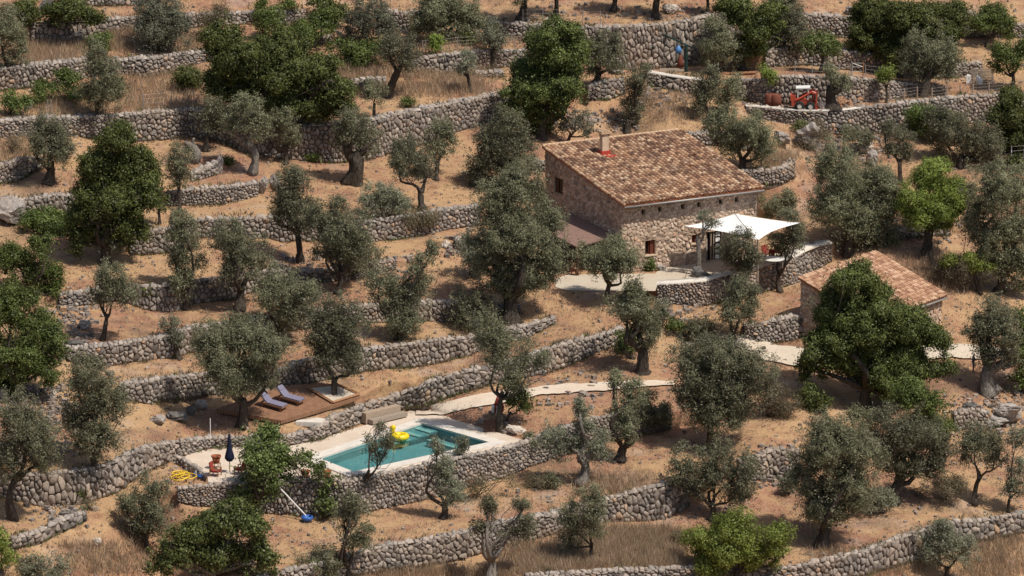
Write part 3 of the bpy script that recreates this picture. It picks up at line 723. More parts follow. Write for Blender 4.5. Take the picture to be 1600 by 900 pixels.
def plant(name, kind, base, lobes, label, cat=None, trunk=None, dens=1.0, bark=None, group=None, seed=0, fork=None, low=False, dead=0):
    rng = np.random.default_rng(1000+seed)
    bu, bv = base; B = G(bu, bv, -0.1); y0 = B.y
    s0 = scale_at(B); lob = []
    for k, L in enumerate(lobes):
        u, v, ru, rv = L[:4]
        dy = L[4] if len(L) > 4 else (0 if len(lobes) == 1 else rng.uniform(-0.45, 0.45)*ru*s0*1.4)
        c = at_y(u, v, y0+dy); lob.append((Vector(tuple(float(x) for x in c)), ru*s0*(1.08 if kind in ('o','og') else 1.02), rv*s0*(1.10 if kind in ('o','og') else 1.05)/math.cos(PITCH)))
    root = thing(name, label, cat or name.replace('_', ' '), tuple(B), 0.0, group)
    # wood
    mb = MB()
    if not low:
        cw = sum(l[1]*l[2] for l in lob); cen = sum((l[0]*(l[1]*l[2]) for l in lob), Vector((0,0,0)))/cw
        lowest = min(l[0].z-l[2]*0.6 for l in lob)
        if fork: F = Vector(tuple(float(x) for x in at_y(fork[0], fork[1], y0)))
        else:
            h = max(lowest-B.z, 0.35*(cen.z-B.z), 0.5); t = min(0.9, h/max(0.3, cen.z-B.z))
            F = Vector((B.x+(cen.x-B.x)*t*0.8, B.y+(cen.y-B.y)*t*0.5, B.z+h))
        tr = (trunk*s0/2) if trunk else max(0.10, 0.055*math.sqrt(cw)*1.5)
        H = (F-B).length; pts = []; rr = []
        w0 = Vector(rng.normal(0, 1, 3))*0.07*H
        ns = 9
        for i in range(ns+1):
            t = i/ns; pts.append(B.lerp(F, t)+w0*math.sin(math.pi*t)); rr.append(tr*(1.45-1.1*min(1, t*3.0)*0.45-0.25*t)*(1+rng.uniform(-0.1, 0.1)))
        st = mb.n; mb.tube(pts, rr, 11)
        # gnarled, fluted bark
        ph = rng.uniform(0, 6, 4)
        for i in range(ns+1):
            for k in range(11):
                q = st+i*11+k; a = 2*math.pi*k/11; p = Vector(mb.v[q]); c = pts[i]
                f = 1+0.16*math.sin(3*a+ph[0]+i*0.35)+0.10*math.sin(5*a+ph[1]-i*0.5)
                mb.v[q] = tuple(c+(p-c)*f)
        for (c, rx, rz) in lob:
            tgt = c+Vector(rng.normal(0, 0.15, 3))*rx
            pp = limb(mb, F-(F-B)*0.18, tgt, tr*0.55, max(0.03, tr*0.16), rng)
            for q in range(5):
                d = Vector(rng.normal(0, 1, 3)); d.z = abs(d.z)*0.6; d.normalize()
                a = pp[int(rng.integers(2, 7))]; e = c+Vector((d.x*rx, d.y*rx, d.z*rz))*0.85
                limb(mb, a, e, max(0.025, tr*0.14), 0.015, rng, n=5, steps=4)
        for q in range(dead):
            c, rx, rz = lob[int(rng.integers(0, len(lob)))]
            d = Vector((rng.uniform(-1, 1), rng.uniform(-1, 0.2), rng.uniform(0.2, 1))).normalized()
            e = c+Vector((d.x*rx, d.y*rx, d.z*rz))*rng.uniform(0.9, 1.15); limb(mb, c, e, 0.05, 0.015, rng, n=5, steps=4)
            for k in range(4):
                limb(mb, c.lerp(e, 0.6), e+Vector(rng.normal(0, 0.3, 3)), 0.025, 0.01, rng, n=4, steps=3)
    else:
        for (c, rx, rz) in lob:
            for q in range(5):
                d = Vector(rng.normal(0, 1, 3)); d.z = abs(d.z); d.normalize()
                limb(mb, B+Vector((0,0,0.1)), c+Vector((d.x*rx, d.y*rx, d.z*rz))*0.8, 0.035, 0.012, rng, n=4, steps=3)
    if mb.n:
        me = mesh_from('trunk', np.array(mb.v)-np.array(tuple(B)), [np.array(mb.q), np.array(mb.t)] if mb.t else [np.array(mb.q)], M[bark or 'bark_dark'], smooth=True)
        link('stem' if low else 'trunk', me, root)
    # foliage in many small clumps, thinner inside, with gaps
    cs = []
    ar = LEAF[kind][5]
    ow = []; thin = []
    for (c, rx, rz) in lob:
        # each mass is a set of smaller boughs with air between them
        R = max(rx, rz); nb = int(np.clip(5+7*R*R/2.0, 5, 26)) if kind in 'ogdfb' or kind == 'og' else int(np.clip(6+8*R*R/2.0, 6, 30))
        d = rng.normal(0, 1, (nb, 3)); d /= np.linalg.norm(d, axis=1)[:, None]; d[:, 2] = np.where(rng.random(nb) < 0.25, np.abs(d[:, 2]), d[:, 2])
        rr = rng.uniform(0.35, 0.86, nb)[:, None]; bc = d*rr*np.array([rx, rx, rz])
        bs = rng.uniform(0.20, 0.42, nb)*R*(1.0 if R > 0.8 else 1.3)
        core = np.zeros((1, 3)); bc = np.concatenate([core, bc]); bs = np.concatenate([[(0.30 if kind in ('o', 'og', 'f', 'b') else 0.42)*min(rx, rz)], bs])
        for q in range(len(bc)):
            k_ = max(3, int(4*math.pi*bs[q]**2/ar*(0.82 if kind in ('o', 'og') else 0.92))); e = rng.normal(0, 1, (k_, 3)); e /= np.linalg.norm(e, axis=1)[:, None]
            st_ = 1.25 if kind in ('o', 'og', 'd') else 0.9
            p = bc[q]+e*(bs[q]*rng.uniform(0.3, 1.0, k_)**0.5)[:, None]*np.array([0.95, 0.95, st_])
            cs.append(p+np.array(tuple(c))); ow.append(e*0.75+p/max(R, 0.3)*0.45)
        if kind in ('o', 'og') and R > 0.7:      # young upright shoots
            ns_ = int(3+R*2)
            for q in range(ns_):
                a_ = rng.uniform(0, 6.28); r_ = rng.uniform(0.2, 0.95); b0_ = np.array([math.cos(a_)*r_*rx, math.sin(a_)*r_*rx, math.sqrt(max(0, 1-r_*r_))*rz*0.8])
                L_ = rng.uniform(0.25, 0.6)*R; dr = np.array([rng.normal(0, 0.25), rng.normal(0, 0.25), 1.0])
                p = b0_+dr*np.linspace(0.1, 1, 4)[:, None]*L_; cs.append(p+np.array(tuple(c))); ow.append(np.tile(np.array([0.1, -0.1, 0.6]), (4, 1)))
    if kind in ('o', 'og', 'g', 'c', 'f'):       # thin outer twigs that fray the outline
        for (c, rx, rz) in lob:
            k_ = int(26*rx*rz*(1.3 if kind in ('o','og') else 0.7))+4; e = rng.normal(0, 1, (k_, 3)); e /= np.linalg.norm(e, axis=1)[:, None]
            r_ = rng.uniform(0.85, 1.22, k_)[:, None]; ce = e*r_*np.array([rx, rx, rz])+np.array(tuple(c)); thin.append(ce)
    cs = np.concatenate(cs); ow = np.concatenate(ow)
    k_ = cs[:, 2] > B.z+0.25; cs = cs[k_] if k_.sum() > 4 else cs; ow = ow[k_] if k_.sum() > 4 else ow
    V, Q, mt = leaves(cs, kind, rng, dens, 0.85, ow)
    if thin:
        tc = np.concatenate(thin); tc = tc[tc[:, 2] > B.z+0.4]
        if len(tc):
            V2, Q2, _ = leaves(tc, kind, rng, 0.28, 0.7); Q = np.concatenate([Q, Q2+len(V)]); V = np.concatenate([V, V2])
    V = V-np.array(tuple(B))
    link('foliage' if low else 'crown', mesh_from('crown', V, [Q], mt), root)
    return root

OL = 'olive trees on the terraces'; CB = 'large dark green trees'; SH = 'shrubs along the walls'
T = []
def t(kind, base, lobes, label, **kw):
    nm = {'o':'olive_tree','og':'olive_tree','c':'carob_tree','g':'green_tree','b':'almond_tree','f':'fig_tree','d':'dry_tree'}[kind]
    kw.setdefault('group', OL if kind in ('o','og') else (CB if kind in ('c','g') else None)); kw.setdefault('cat', 'tree')
    if kind in ('o','og'): kw.setdefault('dens', 0.92)
    plant(nm, kind, base, lobes, label, seed=len(T), **kw); T.append(label)
def s(kind, lobes, label, **kw):
    u = lobes[0][0]; v = max(l[1]+l[3] for l in lobes)-1
    plant('shrub', kind, (u, v), lobes, label, cat='shrub', group=SH, low=True, seed=500+len(T), **kw); T.append(label)

# upper left
t('o', (12,108), [(8,45,30,30),(25,82,22,22),(-20,70,30,35)], 'grey olive at the left edge behind the second wall, cut by the picture edge')
t('og', (255,79), [(252,32,45,34),(238,55,28,22),(275,52,24,24)], 'round grey shrubby olive sitting low in tall dry grass', dens=1.25)
t('o', (154,198), [(160,112,26,26),(168,142,32,22),(148,88,18,18),(140,150,18,14)], 'grey olive on the long wall between two green shrubs')
t('c', (400,192), [(370,95,42,40),(430,105,48,42),(345,60,35,35),(470,130,48,42),(500,110,38,30),(400,145,50,38),(530,140,32,30),(440,75,42,30),(365,135,36,32),(500,165,34,24),(535,170,22,16),(340,130,25,28),(455,165,45,25)], 'wide bushy dark green tree, biggest crown of the upper left')
t('g', (450,60), [(470,55,35,22),(420,30,28,20),(505,38,24,24)], 'green bushy tree above the widest upper left crown')
t('o', (322,236), [(325,180,24,22),(340,195,16,14)], 'small olive with a dark leaning trunk under the wide green crown', trunk=9)
t('o', (394,273), [(383,175,26,24),(372,200,20,18),(405,200,18,18)], 'olive with a tall whitish twisted trunk', trunk=13, bark='bark_grey', fork=(388,222))
t('o', (447,256), [(440,195,22,20),(455,215,16,16)], 'slender olive right of the whitish twisted trunk', trunk=7)
t('o', (551,286), [(552,200,28,26),(572,222,24,18),(535,215,18,18)], 'olive with a very thick dark trunk on open orange ground', trunk=28, fork=(553,240))
t('og', (572,72), [(575,25,32,30),(555,50,24,22),(600,50,22,22)], 'tall grey olive at the top edge left of the shaded rubble')
t('o', (605,152), [(622,82,28,22),(640,95,18,14),(605,75,14,14)], 'olive with a dark trunk leaning right in dry grass', trunk=14, fork=(624,106))
t('o', (586,186), [(585,150,19,17)], 'little olive below the leaning trunk', trunk=6)
t('o', (700,64), [(680,22,38,34),(718,30,34,28),(660,45,24,18),(745,38,20,16)], 'dense dark olive at the top edge behind the wire fence', dens=1.1)
t('b', (680,86), [(679,66,9,20)], 'small narrow yellow green conifer against the dark olive', dens=1.2)
t('og', (770,106), [(768,55,24,16),(778,68,14,10)], 'olive standing against the wall left of the big carob', trunk=8)
t('og', (735,144), [(728,97,18,14),(720,108,10,8)], 'small sparse olive on a thin leaning trunk in straw', trunk=6, dens=0.7)
t('o', (812,33), [(812,-28,38,22),(850,-25,24,16)], 'olive at the top edge with two dark forked trunks', trunk=12)
t('o', (866,27), [(868,-25,26,18)], 'olive at the top edge with a single upright dark trunk', trunk=9)
t('o', (958,18), [(960,-30,30,22)], 'olive at the top edge, trunk just above the high wall shade', trunk=9)
t('o', (1026,28), [(1030,-26,34,22)], 'olive at the top edge with a swollen trunk foot', trunk=13)
t('o', (1102,22), [(1104,-24,26,18)], 'olive at the top edge with a thin trunk left of the large dark trees', trunk=6)
t('c', (846,216), [(868,68,48,36),(900,95,24,30),(838,118,44,36),(812,150,32,32),(872,140,42,34),(845,180,38,30)], 'big dense dark carob behind and left of the farmhouse', dens=1.15)
t('o', (932,129), [(945,80,28,26),(962,98,16,16),(925,100,16,18)], 'olive leaning against the high wall right of the big carob', trunk=11)
t('o', (980,207), [(1000,120,19,14),(990,148,17,22),(987,175,19,16)], 'tall narrow olive above the farmhouse roof ridge', trunk=11)
t('og', (885,226), [(905,190,18,14),(880,198,12,12),(918,203,10,10)], 'sparse small olive behind the farmhouse roof', dens=0.6, trunk=6)
t('o', (1107,188), [(1102,145,20,24),(1115,125,14,18),(1095,165,14,14)], 'olive left of a pair on the slope below the timber frame', trunk=9)
t('o', (1131,182), [(1145,142,20,18),(1135,160,18,14)], 'olive right of a pair on the slope below the timber frame', trunk=9)
t('o', (1122,112), [(1120,62,26,28),(1142,82,24,20),(1105,85,14,18)], 'round olive right of the blue and green timber frame', trunk=9)
t('c', (1160,110), [(1150,15,38,26),(1185,45,30,36),(1170,80,28,24),(1205,20,26,28)], 'dark green oak right of the round olive')
t('o', (1228,90), [(1228,20,26,34),(1222,60,28,28),(1245,45,20,22)], 'tall grey olive between the two dark oaks')
t('b', (1195,142), [(1195,112,17,13),(1205,122,12,10)], 'small fresh green tree above the stone wall left of the tractor', trunk=4)
t('c', (1281,114), [(1280,68,28,17),(1300,74,20,14)], 'small dark tree on a thin trunk behind the wire fence', trunk=6, dens=0.8)
t('c', (1397,112), [(1375,35,50,36),(1435,28,48,34),(1485,32,30,34),(1345,62,24,24),(1400,75,45,28),(1470,65,34,25)], 'very wide dark oak at the top right', dens=1.15)
t('o', (1443,152), [(1455,80,38,28),(1430,100,24,20),(1482,100,26,22)], 'olive with a thick dark trunk in front of the widest dark oak', trunk=16)
t('g', (1540,73), [(1550,25,34,22),(1530,42,20,16),(1575,40,22,18)], 'green tree on a thin trunk in the top right corner', trunk=5)
t('g', (1581,139), [(1575,88,32,24),(1600,75,24,24),(1558,104,14,12)], 'green tree beside the pale slatted boards', trunk=7, dens=0.8)
t('b', (1384,160), [(1385,112,19,13),(1380,124,14,10)], 'small bright green tree on a thin straight trunk right of the tractor', trunk=4)
t('o', (1302,173), [(1300,118,12,15),(1315,133,13,11)], 'stubby olive with a thick black trunk beside the tractor', trunk=19, fork=(1300,136))
t('c', (1590,238), [(1580,160,26,24),(1560,185,24,22),(1600,200,40,40),(1575,215,28,20)], 'dark thicket of evergreen at the right edge below the long wall', dens=1.2)
t('o', (1407,286), [(1405,222,24,20),(1390,205,14,12),(1418,240,14,12)], 'small olive with a slanting trunk left of the bright green tree', trunk=8)
t('o', (1500,262), [(1490,210,36,26),(1525,222,34,28),(1465,190,22,18),(1548,245,22,20)], 'broad grey olive below the long wall at the upper right')
t('o', (1340,180+60), [(1345,222,22,14)], 'low olive clump at the foot of the long wall right of the grey boulder', trunk=5)
t('o', (1160,266), [(1130,192,24,16),(1172,205,34,18),(1190,232,26,22),(1140,222,30,20),(1110,200,18,14)], 'spreading silvery olive just behind the farmhouse roof', trunk=12)
t('o', (1215,352), [(1208,325,24,14),(1228,318,18,14)], 'pale olive showing above the white awning', trunk=6)
t('o', (1325,398), [(1300,262,36,30),(1345,300,44,38),(1300,320,34,36),(1378,318,30,42),(1340,350,50,38),(1375,370,28,22)], 'huge grey olive behind the small outbuilding', dens=1.05)
t('b', (1447,402), [(1458,278,40,34),(1425,310,32,30),(1492,305,36,34),(1455,335,45,24)], 'rounded fresh green tree with a thick dark leaning trunk', trunk=17, fork=(1453,352), dens=1.1)
t('o', (1560,456), [(1548,292,38,32),(1590,300,34,32),(1525,345,22,34),(1575,360,44,44),(1545,410,30,28),(1590,420,28,34)], 'towering grey olive at the right edge beside the fresh green tree')
t('b', (1532,459), [(1480,405,20,9),(1520,405,26,12),(1545,415,12,10)], 'low spreading light green tree behind the outbuilding', trunk=7)
s('d', [(1490,424,34,20),(1462,430,16,14)], 'dark grey twiggy thicket behind the outbuilding roof')
# house surroundings
t('o', (790,300), [(790,205,34,26),(770,235,36,28),(812,232,24,22),(755,265,30,22),(800,262,30,22)], 'olive above the tallest olive, left of the farmhouse corner')
t('o', (797,502), [(812,300,42,36),(780,325,40,38),(846,352,36,30),(800,375,52,34),(755,400,32,28),(855,402,34,30),(815,430,46,26),(775,432,28,24)], 'tallest olive of all, hiding the left corner of the farmhouse', trunk=26)
t('o', (953,473), [(925,405,28,16),(960,398,30,20),(985,412,22,16),(945,420,28,14)], 'rounded olive standing on the gravel court in front of the farmhouse', trunk=9, fork=(953,440))
t('og', (1090,430), [(1100,340,12,9),(1114,348,10,6)], 'nearly bare old olive with a silver twisted trunk on the patio', trunk=9, bark='bark_grey', fork=(1091,372), dens=0.7)
t('o', (1152,428), [(1158,384,26,16,-3.2),(1140,398,17,14,-2.6),(1180,400,17,14,-3.2),(1158,413,24,11,-2.0)], 'olive in front of the white awning on the patio edge', trunk=7)
t('o', (1219,456), [(1236,352,18,20),(1222,385,22,20),(1245,372,14,18)], 'olive with a bent dark trunk at the right end of the awning', trunk=8, fork=(1218,425))
t('o', (1140,548), [(1155,462,30,24),(1142,492,24,16),(1172,490,20,16)], 'open crowned olive with a forked trunk below the patio wall', trunk=10, fork=(1148,522))
t('g', (990,560), [(985,528,22,20),(970,540,12,12)], 'fresh green bush growing from the foot of the old thick olive', trunk=6)
t('o', (1003,582), [(978,482,34,20),(1005,500,24,26),(1015,528,16,22),(990,470,10,26)], 'old olive with a thick knotted trunk left of the gravel path bend', trunk=20, fork=(1005,545))
s('g', [(1050,508,16,12),(1068,512,12,9)], 'bright green shrub below the curved patio wall')
s('og', [(1035,490,12,18),(1020,500,10,12)], 'pale grey sapling left of the bright green shrub below the patio')
s('o', [(1095,520,26,16)], 'dark low shrub on the bank below the patio wall')
t('o', (782,674), [(782,545,36,34),(825,560,24,22),(760,520,20,26),(800,590,26,18),(850,565,16,12)], 'olive with a high pale crown beside the path by the pool', trunk=9, fork=(785,612), dens=0.62)
t('g', (790,660), [(808,612,26,22),(822,635,16,16)], 'light green lower olive regrowth over the path by the pool', trunk=5, dens=0.8)
# middle left
t('o', (621,531), [(600,452,30,26),(640,470,36,32),(660,425,22,20),(675,395,10,14),(625,505,32,22)], 'olive with upright sprays left of the tall farmhouse olives', trunk=11)
t('o', (738,512), [(738,485,36,28)], 'low round fresh olive on the terrace left of the path', trunk=8, dens=1.1)
t('o', (527,459), [(502,345,28,26),(540,365,36,32),(515,395,30,22),(562,392,26,22),(528,325,14,14)], 'spreading olive with a leaning trunk in the middle of the left slope', trunk=10, fork=(533,425))
t('o', (468,409), [(458,290,30,24),(452,320,32,26),(482,340,24,24),(440,335,18,18)], 'olive with dark branches left of the spreading olive', trunk=11)
t('og', (600,352), [(588,308,26,16),(612,318,28,16),(575,325,16,14)], 'low bushy olive at the crest of the long middle wall', dens=0.9)
t('o', (660,328), [(640,245,30,26),(662,265,20,18),(625,262,18,18)], 'olive on a stout pale trunk in open ground left of the tallest olives', trunk=11, fork=(656,295))
t('o', (682,282), [(690,218,26,24),(678,240,18,16)], 'olive behind the stout pale trunk, against the long wall', trunk=8)
t('o', (373,486), [(360,378,32,28),(388,405,34,32),(365,425,26,20)], 'olive with a broad split trunk in the middle left', trunk=15, fork=(378,445))
t('o', (292,483), [(285,368,25,26),(290,408,28,28),(285,448,20,18),(278,345,14,12)], 'tall oval olive left of the broad split trunk', trunk=9)
t('o', (281,329), [(278,250,22,18),(281,275,22,16)], 'small round olive on a thin straight trunk above the low curved wall', trunk=6)
t('c', (165,414), [(182,218,34,30),(210,258,42,34),(156,262,40,36),(222,300,36,28),(175,320,48,34),(135,345,34,32),(200,360,36,28),(140,305,30,28),(120,375,22,22)], 'large dark green carob in the left part of the picture', dens=1.15)
t('og', (161,412), [(160,360,26,22),(175,385,20,14),(150,345,12,14)], 'grey olive in front of the foot of the large left carob', trunk=7)
t('g', (249,350), [(246,316,18,16)], 'small young tree right of the large left carob', trunk=5, dens=0.8)
t('o', (160,531), [(172,440,30,22),(190,462,24,16),(158,462,18,12)], 'olive with a slender dark curved trunk near the left side', trunk=8, fork=(168,490))
t('og', (281,561), [(268,515,20,14),(280,528,10,8)], 'small olive with a flared trunk against a coped wall', trunk=10, fork=(276,532), dens=0.8)
t('o', (76,287), [(78,215,38,26),(90,242,24,18),(60,235,18,16)], 'olive with a stout trunk at the upper left edge', trunk=17, fork=(80,262))
t('g', (50,470), [(20,410,38,34),(60,430,36,28),(85,455,22,16),(65,385,26,18)], 'loose green tree at the left edge, upper of two')
t('g', (30,622), [(15,480,40,38),(58,515,42,38),(25,555,46,38),(72,572,30,30),(10,600,32,22),(85,540,20,20)], 'dense green tree at the left edge, lower of two')
t('o', (150,747), [(140,600,38,32),(165,632,36,34),(130,662,34,34),(160,690,34,26),(130,580,20,18)], 'large olive left of the pool patio, reaching over the dry stone wall', trunk=14)
t('o', (22,812), [(28,655,36,32),(50,695,42,34),(15,720,34,28),(72,720,24,22)], 'large olive at the lower left edge', trunk=12)
t('o', (378,667), [(335,545,38,32),(385,535,42,34),(424,556,32,26),(345,582,38,26),(395,586,36,22)], 'big round olive with a thick trunk at the left end of the deck', trunk=17, fork=(378,622), dens=1.1)
t('o', (438,536), [(430,450,34,28),(465,470,36,28),(455,495,26,20),(418,470,22,20)], 'olive behind the deck, its trunk against the coped wall', trunk=10)
t('o', (523,625), [(505,490,32,28),(545,510,32,30),(520,545,36,28),(548,560,26,20),(500,530,24,22)], 'olive growing through the gravel square in the deck', trunk=11, fork=(523,590))
# lower left and pool
t('f', (402,802), [(409,694,34,28),(402,726,32,32),(428,735,30,30),(400,762,38,26),(372,776,22,14),(430,705,22,22)], 'dense green fig between the pool patio and the pool wall', dens=1.15)
t('f', (505,808), [(470,716,22,10),(497,735,16,14),(512,760,18,22),(510,790,22,16),(452,722,12,8)], 'green sapling climbing over the pool wall by the flower pots', trunk=4, dens=0.8)
t('o', (567,800), [(586,702,18,18),(606,690,16,9),(597,668,10,8)], 'small thin olive in front of the pool, its crown against the water', trunk=6, fork=(577,735), dens=0.65)
t('og', (693,810), [(683,708,9,16),(692,742,17,26),(703,772,18,18),(716,778,12,12)], 'slim upright silver olive in front of the pool wall', trunk=11, fork=(693,785), dens=0.9)
t('o', (545,905), [(548,815,26,26),(562,845,24,20),(500,882,34,18),(475,892,22,14),(550,788,14,14)], 'olive at the bottom edge left of the forked silver trunk', trunk=13)
t('o', (768,905), [(762,800,13,20),(748,828,16,10),(802,832,20,14),(825,822,14,12),(815,792,14,6)], 'pollarded olive with a Y shaped silver trunk at the bottom edge', trunk=16, bark='bark_grey', fork=(768,868), dens=0.85)
t('o', (925,879), [(922,785,26,20),(898,815,26,24),(925,820,22,22),(890,845,18,16)], 'olive with a thin straight trunk in the tall straw', trunk=6, fork=(925,848))
t('og', (907,758), [(866,692,28,22),(915,668,14,20),(932,702,24,22),(905,640,6,14),(895,700,16,18)], 'pale olive with a gnarled trunk right of the pool terrace', trunk=17, bark='bark_grey', fork=(906,712))
t('o', (970,720), [(985,620,22,24),(972,650,18,22),(978,678,20,16),(960,600,10,16)], 'narrow dark olive with a bulging black trunk', trunk=16, fork=(975,695))
t('o', (1111,702), [(1078,565,34,30),(1130,572,44,34),(1180,582,34,30),(1095,610,44,32),(1155,615,46,30),(1115,650,40,22)], 'large olive below the gravel path right of the pool', trunk=14, fork=(1110,660))
t('o', (1110,812), [(1072,728,30,28),(1108,750,34,32),(1155,742,32,30),(1125,715,24,18),(1150,775,24,18)], 'bushy olive below the large olive, over the lower wall', trunk=10)
t('b', (1150,908), [(1148,852,58,34),(1100,852,38,28),(1150,820,36,24),(1205,835,34,28),(1165,860,50,24),(1215,870,24,22),(1115,880,34,16)], 'bright yellow green almond tree at the bottom edge', dens=1.0)
t('o', (1285,852), [(1290,695,46,34),(1340,715,40,34),(1262,745,34,32),(1320,765,50,34),(1290,790,40,24)], 'massive olive at the lower right with a short grey trunk', trunk=20, fork=(1290,815), dens=1.1)
t('o', (1395,787), [(1400,672,38,28),(1450,690,36,28),(1395,712,38,28),(1445,725,34,22),(1478,705,18,20)], 'olive right of the massive one, trunk leaning right', trunk=17, fork=(1408,750))
t('og', (1380,800), [(1360,790,26,18),(1385,785,18,14)], 'low grey regrowth between the two large lower right olives', dens=0.9)
t('o', (1522,789), [(1530,690,34,24),(1512,710,20,18),(1555,715,20,16)], 'small olive with a wavy dark trunk at the right side', trunk=8, fork=(1530,745))
t('og', (1482,908), [(1470,850,32,24),(1500,862,28,20),(1455,872,20,16),(1480,828,14,12)], 'small grey olive in front of the lowest wall in the corner', dens=0.95)
t('c', (1350,642), [(1335,440,40,32),(1368,468,32,26),(1305,480,38,34),(1355,500,52,38),(1415,510,46,34),(1455,530,34,30),(1300,545,44,32),(1360,560,56,36),(1425,570,48,32),(1268,575,26,24),(1475,575,18,18),(1395,600,40,20)], 'the largest dark carob, in front of the small outbuilding', trunk=20, fork=(1352,600), dens=1.15)
t('g', (1425,690), [(1420,615,34,24),(1455,630,30,26),(1440,665,38,24),(1480,665,18,18)], 'green sucker growth right of the largest carob foot')
t('c', (1290,648), [(1262,618,20,20),(1285,628,14,12)], 'small dark tree under the left side of the largest carob', trunk=4)
t('o', (1545,614), [(1555,500,36,26),(1530,520,22,24),(1570,530,28,28),(1550,555,24,18),(1580,565,16,18)], 'old olive with a massive pale hollow trunk beside the man', trunk=26, fork=(1548,572), bark='bark_grey')
t('g', (1600,612), [(1598,500,26,24),(1605,545,30,32),(1595,590,24,22)], 'dark green bush at the right edge beside the old hollow olive')
t('og', (1575,800), [(1585,765,24,14),(1592,735,18,14),(1590,690,20,16)], 'scrubby grey olive at the right edge of the lower slope')
t('o', (1370,688), [(1355,665,24,16),(1335,650,14,10)], 'low olive regrowth beneath the largest carob', dens=0.9, trunk=4)
t('f', (330,912), [(300,835,44,26),(345,815,42,24),(390,822,34,26),(270,865,36,24),(330,862,48,26),(395,865,34,30),(250,885,22,18),(420,880,18,26),(360,795,30,14)], 'broad fig tree with bare silvery branch tips at the bottom edge', dead=16, bark='bark_grey')
t('o', (228,862), [(238,765,24,20),(215,795,30,16),(242,812,26,22),(212,830,20,16),(196,790,16,12)], 'olive in the dry grass left of the broad fig', trunk=9)
t('b', (0,905), [(-4,842,20,20),(8,868,24,22)], 'bright leafy bush in the bottom left corner')
t('og', (62,912), [(52,890,28,14),(88,890,24,14)], 'low grey olive top at the bottom left corner')
# shrubs
s('c', [(45,18,30,18),(105,20,40,16),(150,28,22,10)], 'low green scrub along the top wall in the left corner')
s('d', [(905,700,10,5)], 'grey dead twigs on the crest of the pool wall right end')
s('g', [(1250,200,12,10)], 'yellowish green weeds against the large rugged grey boulder')
s('d', [(885,562,14,5)], 'dry brush at the wall foot left of the thick knotted olive')
s('d', [(835,755,26,8)], 'thorny dry scrub below the right part of the pool wall')
s('d', [(1060,842,24,10)], 'dark dry scrub beside the tall straw and the yellow green tree')
s('d', [(650,345,40,0.1+8)], 'grey brown brush on the crest of the long middle wall')
s('og', [(735,395,24,24),(745,420,16,14)], 'pale grey shoots at the left foot of the tallest olive')
s('o', [(545,412,26,18),(575,402,18,14)], 'low olive regrowth on the tumbledown wall')
s('g', [(108,128,24,24),(70,142,26,14),(122,150,18,12)], 'vivid green shrubs heaped against the second wall')
s('g', [(15,162,24,18),(40,158,18,12)], 'bright green bush at the left edge on the long wall')
s('g', [(155,68,26,12)], 'low bright green shrub in the tall dry grass')
s('c', [(180,132,16,14)], 'dark bush squeezed right of the grey olive on the long wall')
s('c', [(292,120,26,14),(300,132,20,10)], 'dark green bush on the terrace beside the thin fence posts')
s('g', [(560,90,30,20),(590,78,26,16),(535,75,24,16)], 'green scrub between the wide crown and the leaning olive')
s('c', [(520,18,26,20),(500,5,22,14)], 'dark scrub at the top edge above the green tree')
s('g', [(405,8,16,12),(450,8,20,10)], 'light green bushes at the very top of the picture')
s('d', [(325,35,24,26),(350,15,20,14)], 'brown withered scrub right of the round grey shrub')
s('c', [(765,48,14,10),(735,60,20,10)], 'green hedge strip behind the upper wire fence')
s('g', [(637,160,12,8)], 'tiny green yucca like plant on the crest of the long wall')
s('g', [(489,246,10,7)], 'tiny bright shrub at the foot of the long wall')
s('g', [(358,252,8,6)], 'tiny green plant on the ledge beside the upright boulder')
s('d', [(20,228,20,12)], 'yellowed dry bush at the left edge')
s('c', [(232,455,12,8)], 'little dark palm like shrub on the tumbledown wall')
s('g', [(75,352,40,20),(45,345,18,16)], 'loose pale green shrub beside the grey boulder')
s('g', [(1440,178,26,12),(1465,195,34,20),(1430,195,16,14)], 'prickly pear like green mass climbing the long wall')
s('d', [(1272,205,30,12),(1262,225,20,10)], 'dry yellow green scrub around the grey boulder')
s('o', [(1325,210,16,9)], 'small grey shrub right of the grey boulder')
s('c', [(1590,255,20,12)], 'dark scrub at the right edge above the low pale wall')
s('o', [(860,755,20,7)], 'thin dry olive sprouts left of the gnarled trunk')
s('og', [(1232,760,14,14)], 'grey bush under the broken wall left of the massive olive')
s('d', [(1200,615,40,14),(1225,640,34,12)], 'dim undergrowth under the carob left of its trunk')
s('c', [(123,772,10,10)], 'small dark green tuft in front of the lower left wall')
s('d', [(138,790,14,6)], 'grey withered tuft beside the small dark green tuft')
s('d', [(1480,760,34,16),(1430,770,24,12)], 'brownish scrub behind the small wavy olive')
s('g', [(1016,414,6,10)], 'yellowish potted bush against the farmhouse front wall')
s('o', [(832,690,14,8)], 'small olive shoot on the crest of the pool wall right of the flat pale boulder')
s('d', [(745,762,26,14),(800,750,14,10)], 'brown dry brush below the pool wall right of the pink ball')
s('og', [(720,700,8,14)], 'thin grey sprout against the pool wall')
s('o', [(1010,640,14,24),(1035,655,18,20)], 'dark shoots over the wall end left of the large olive below the path')
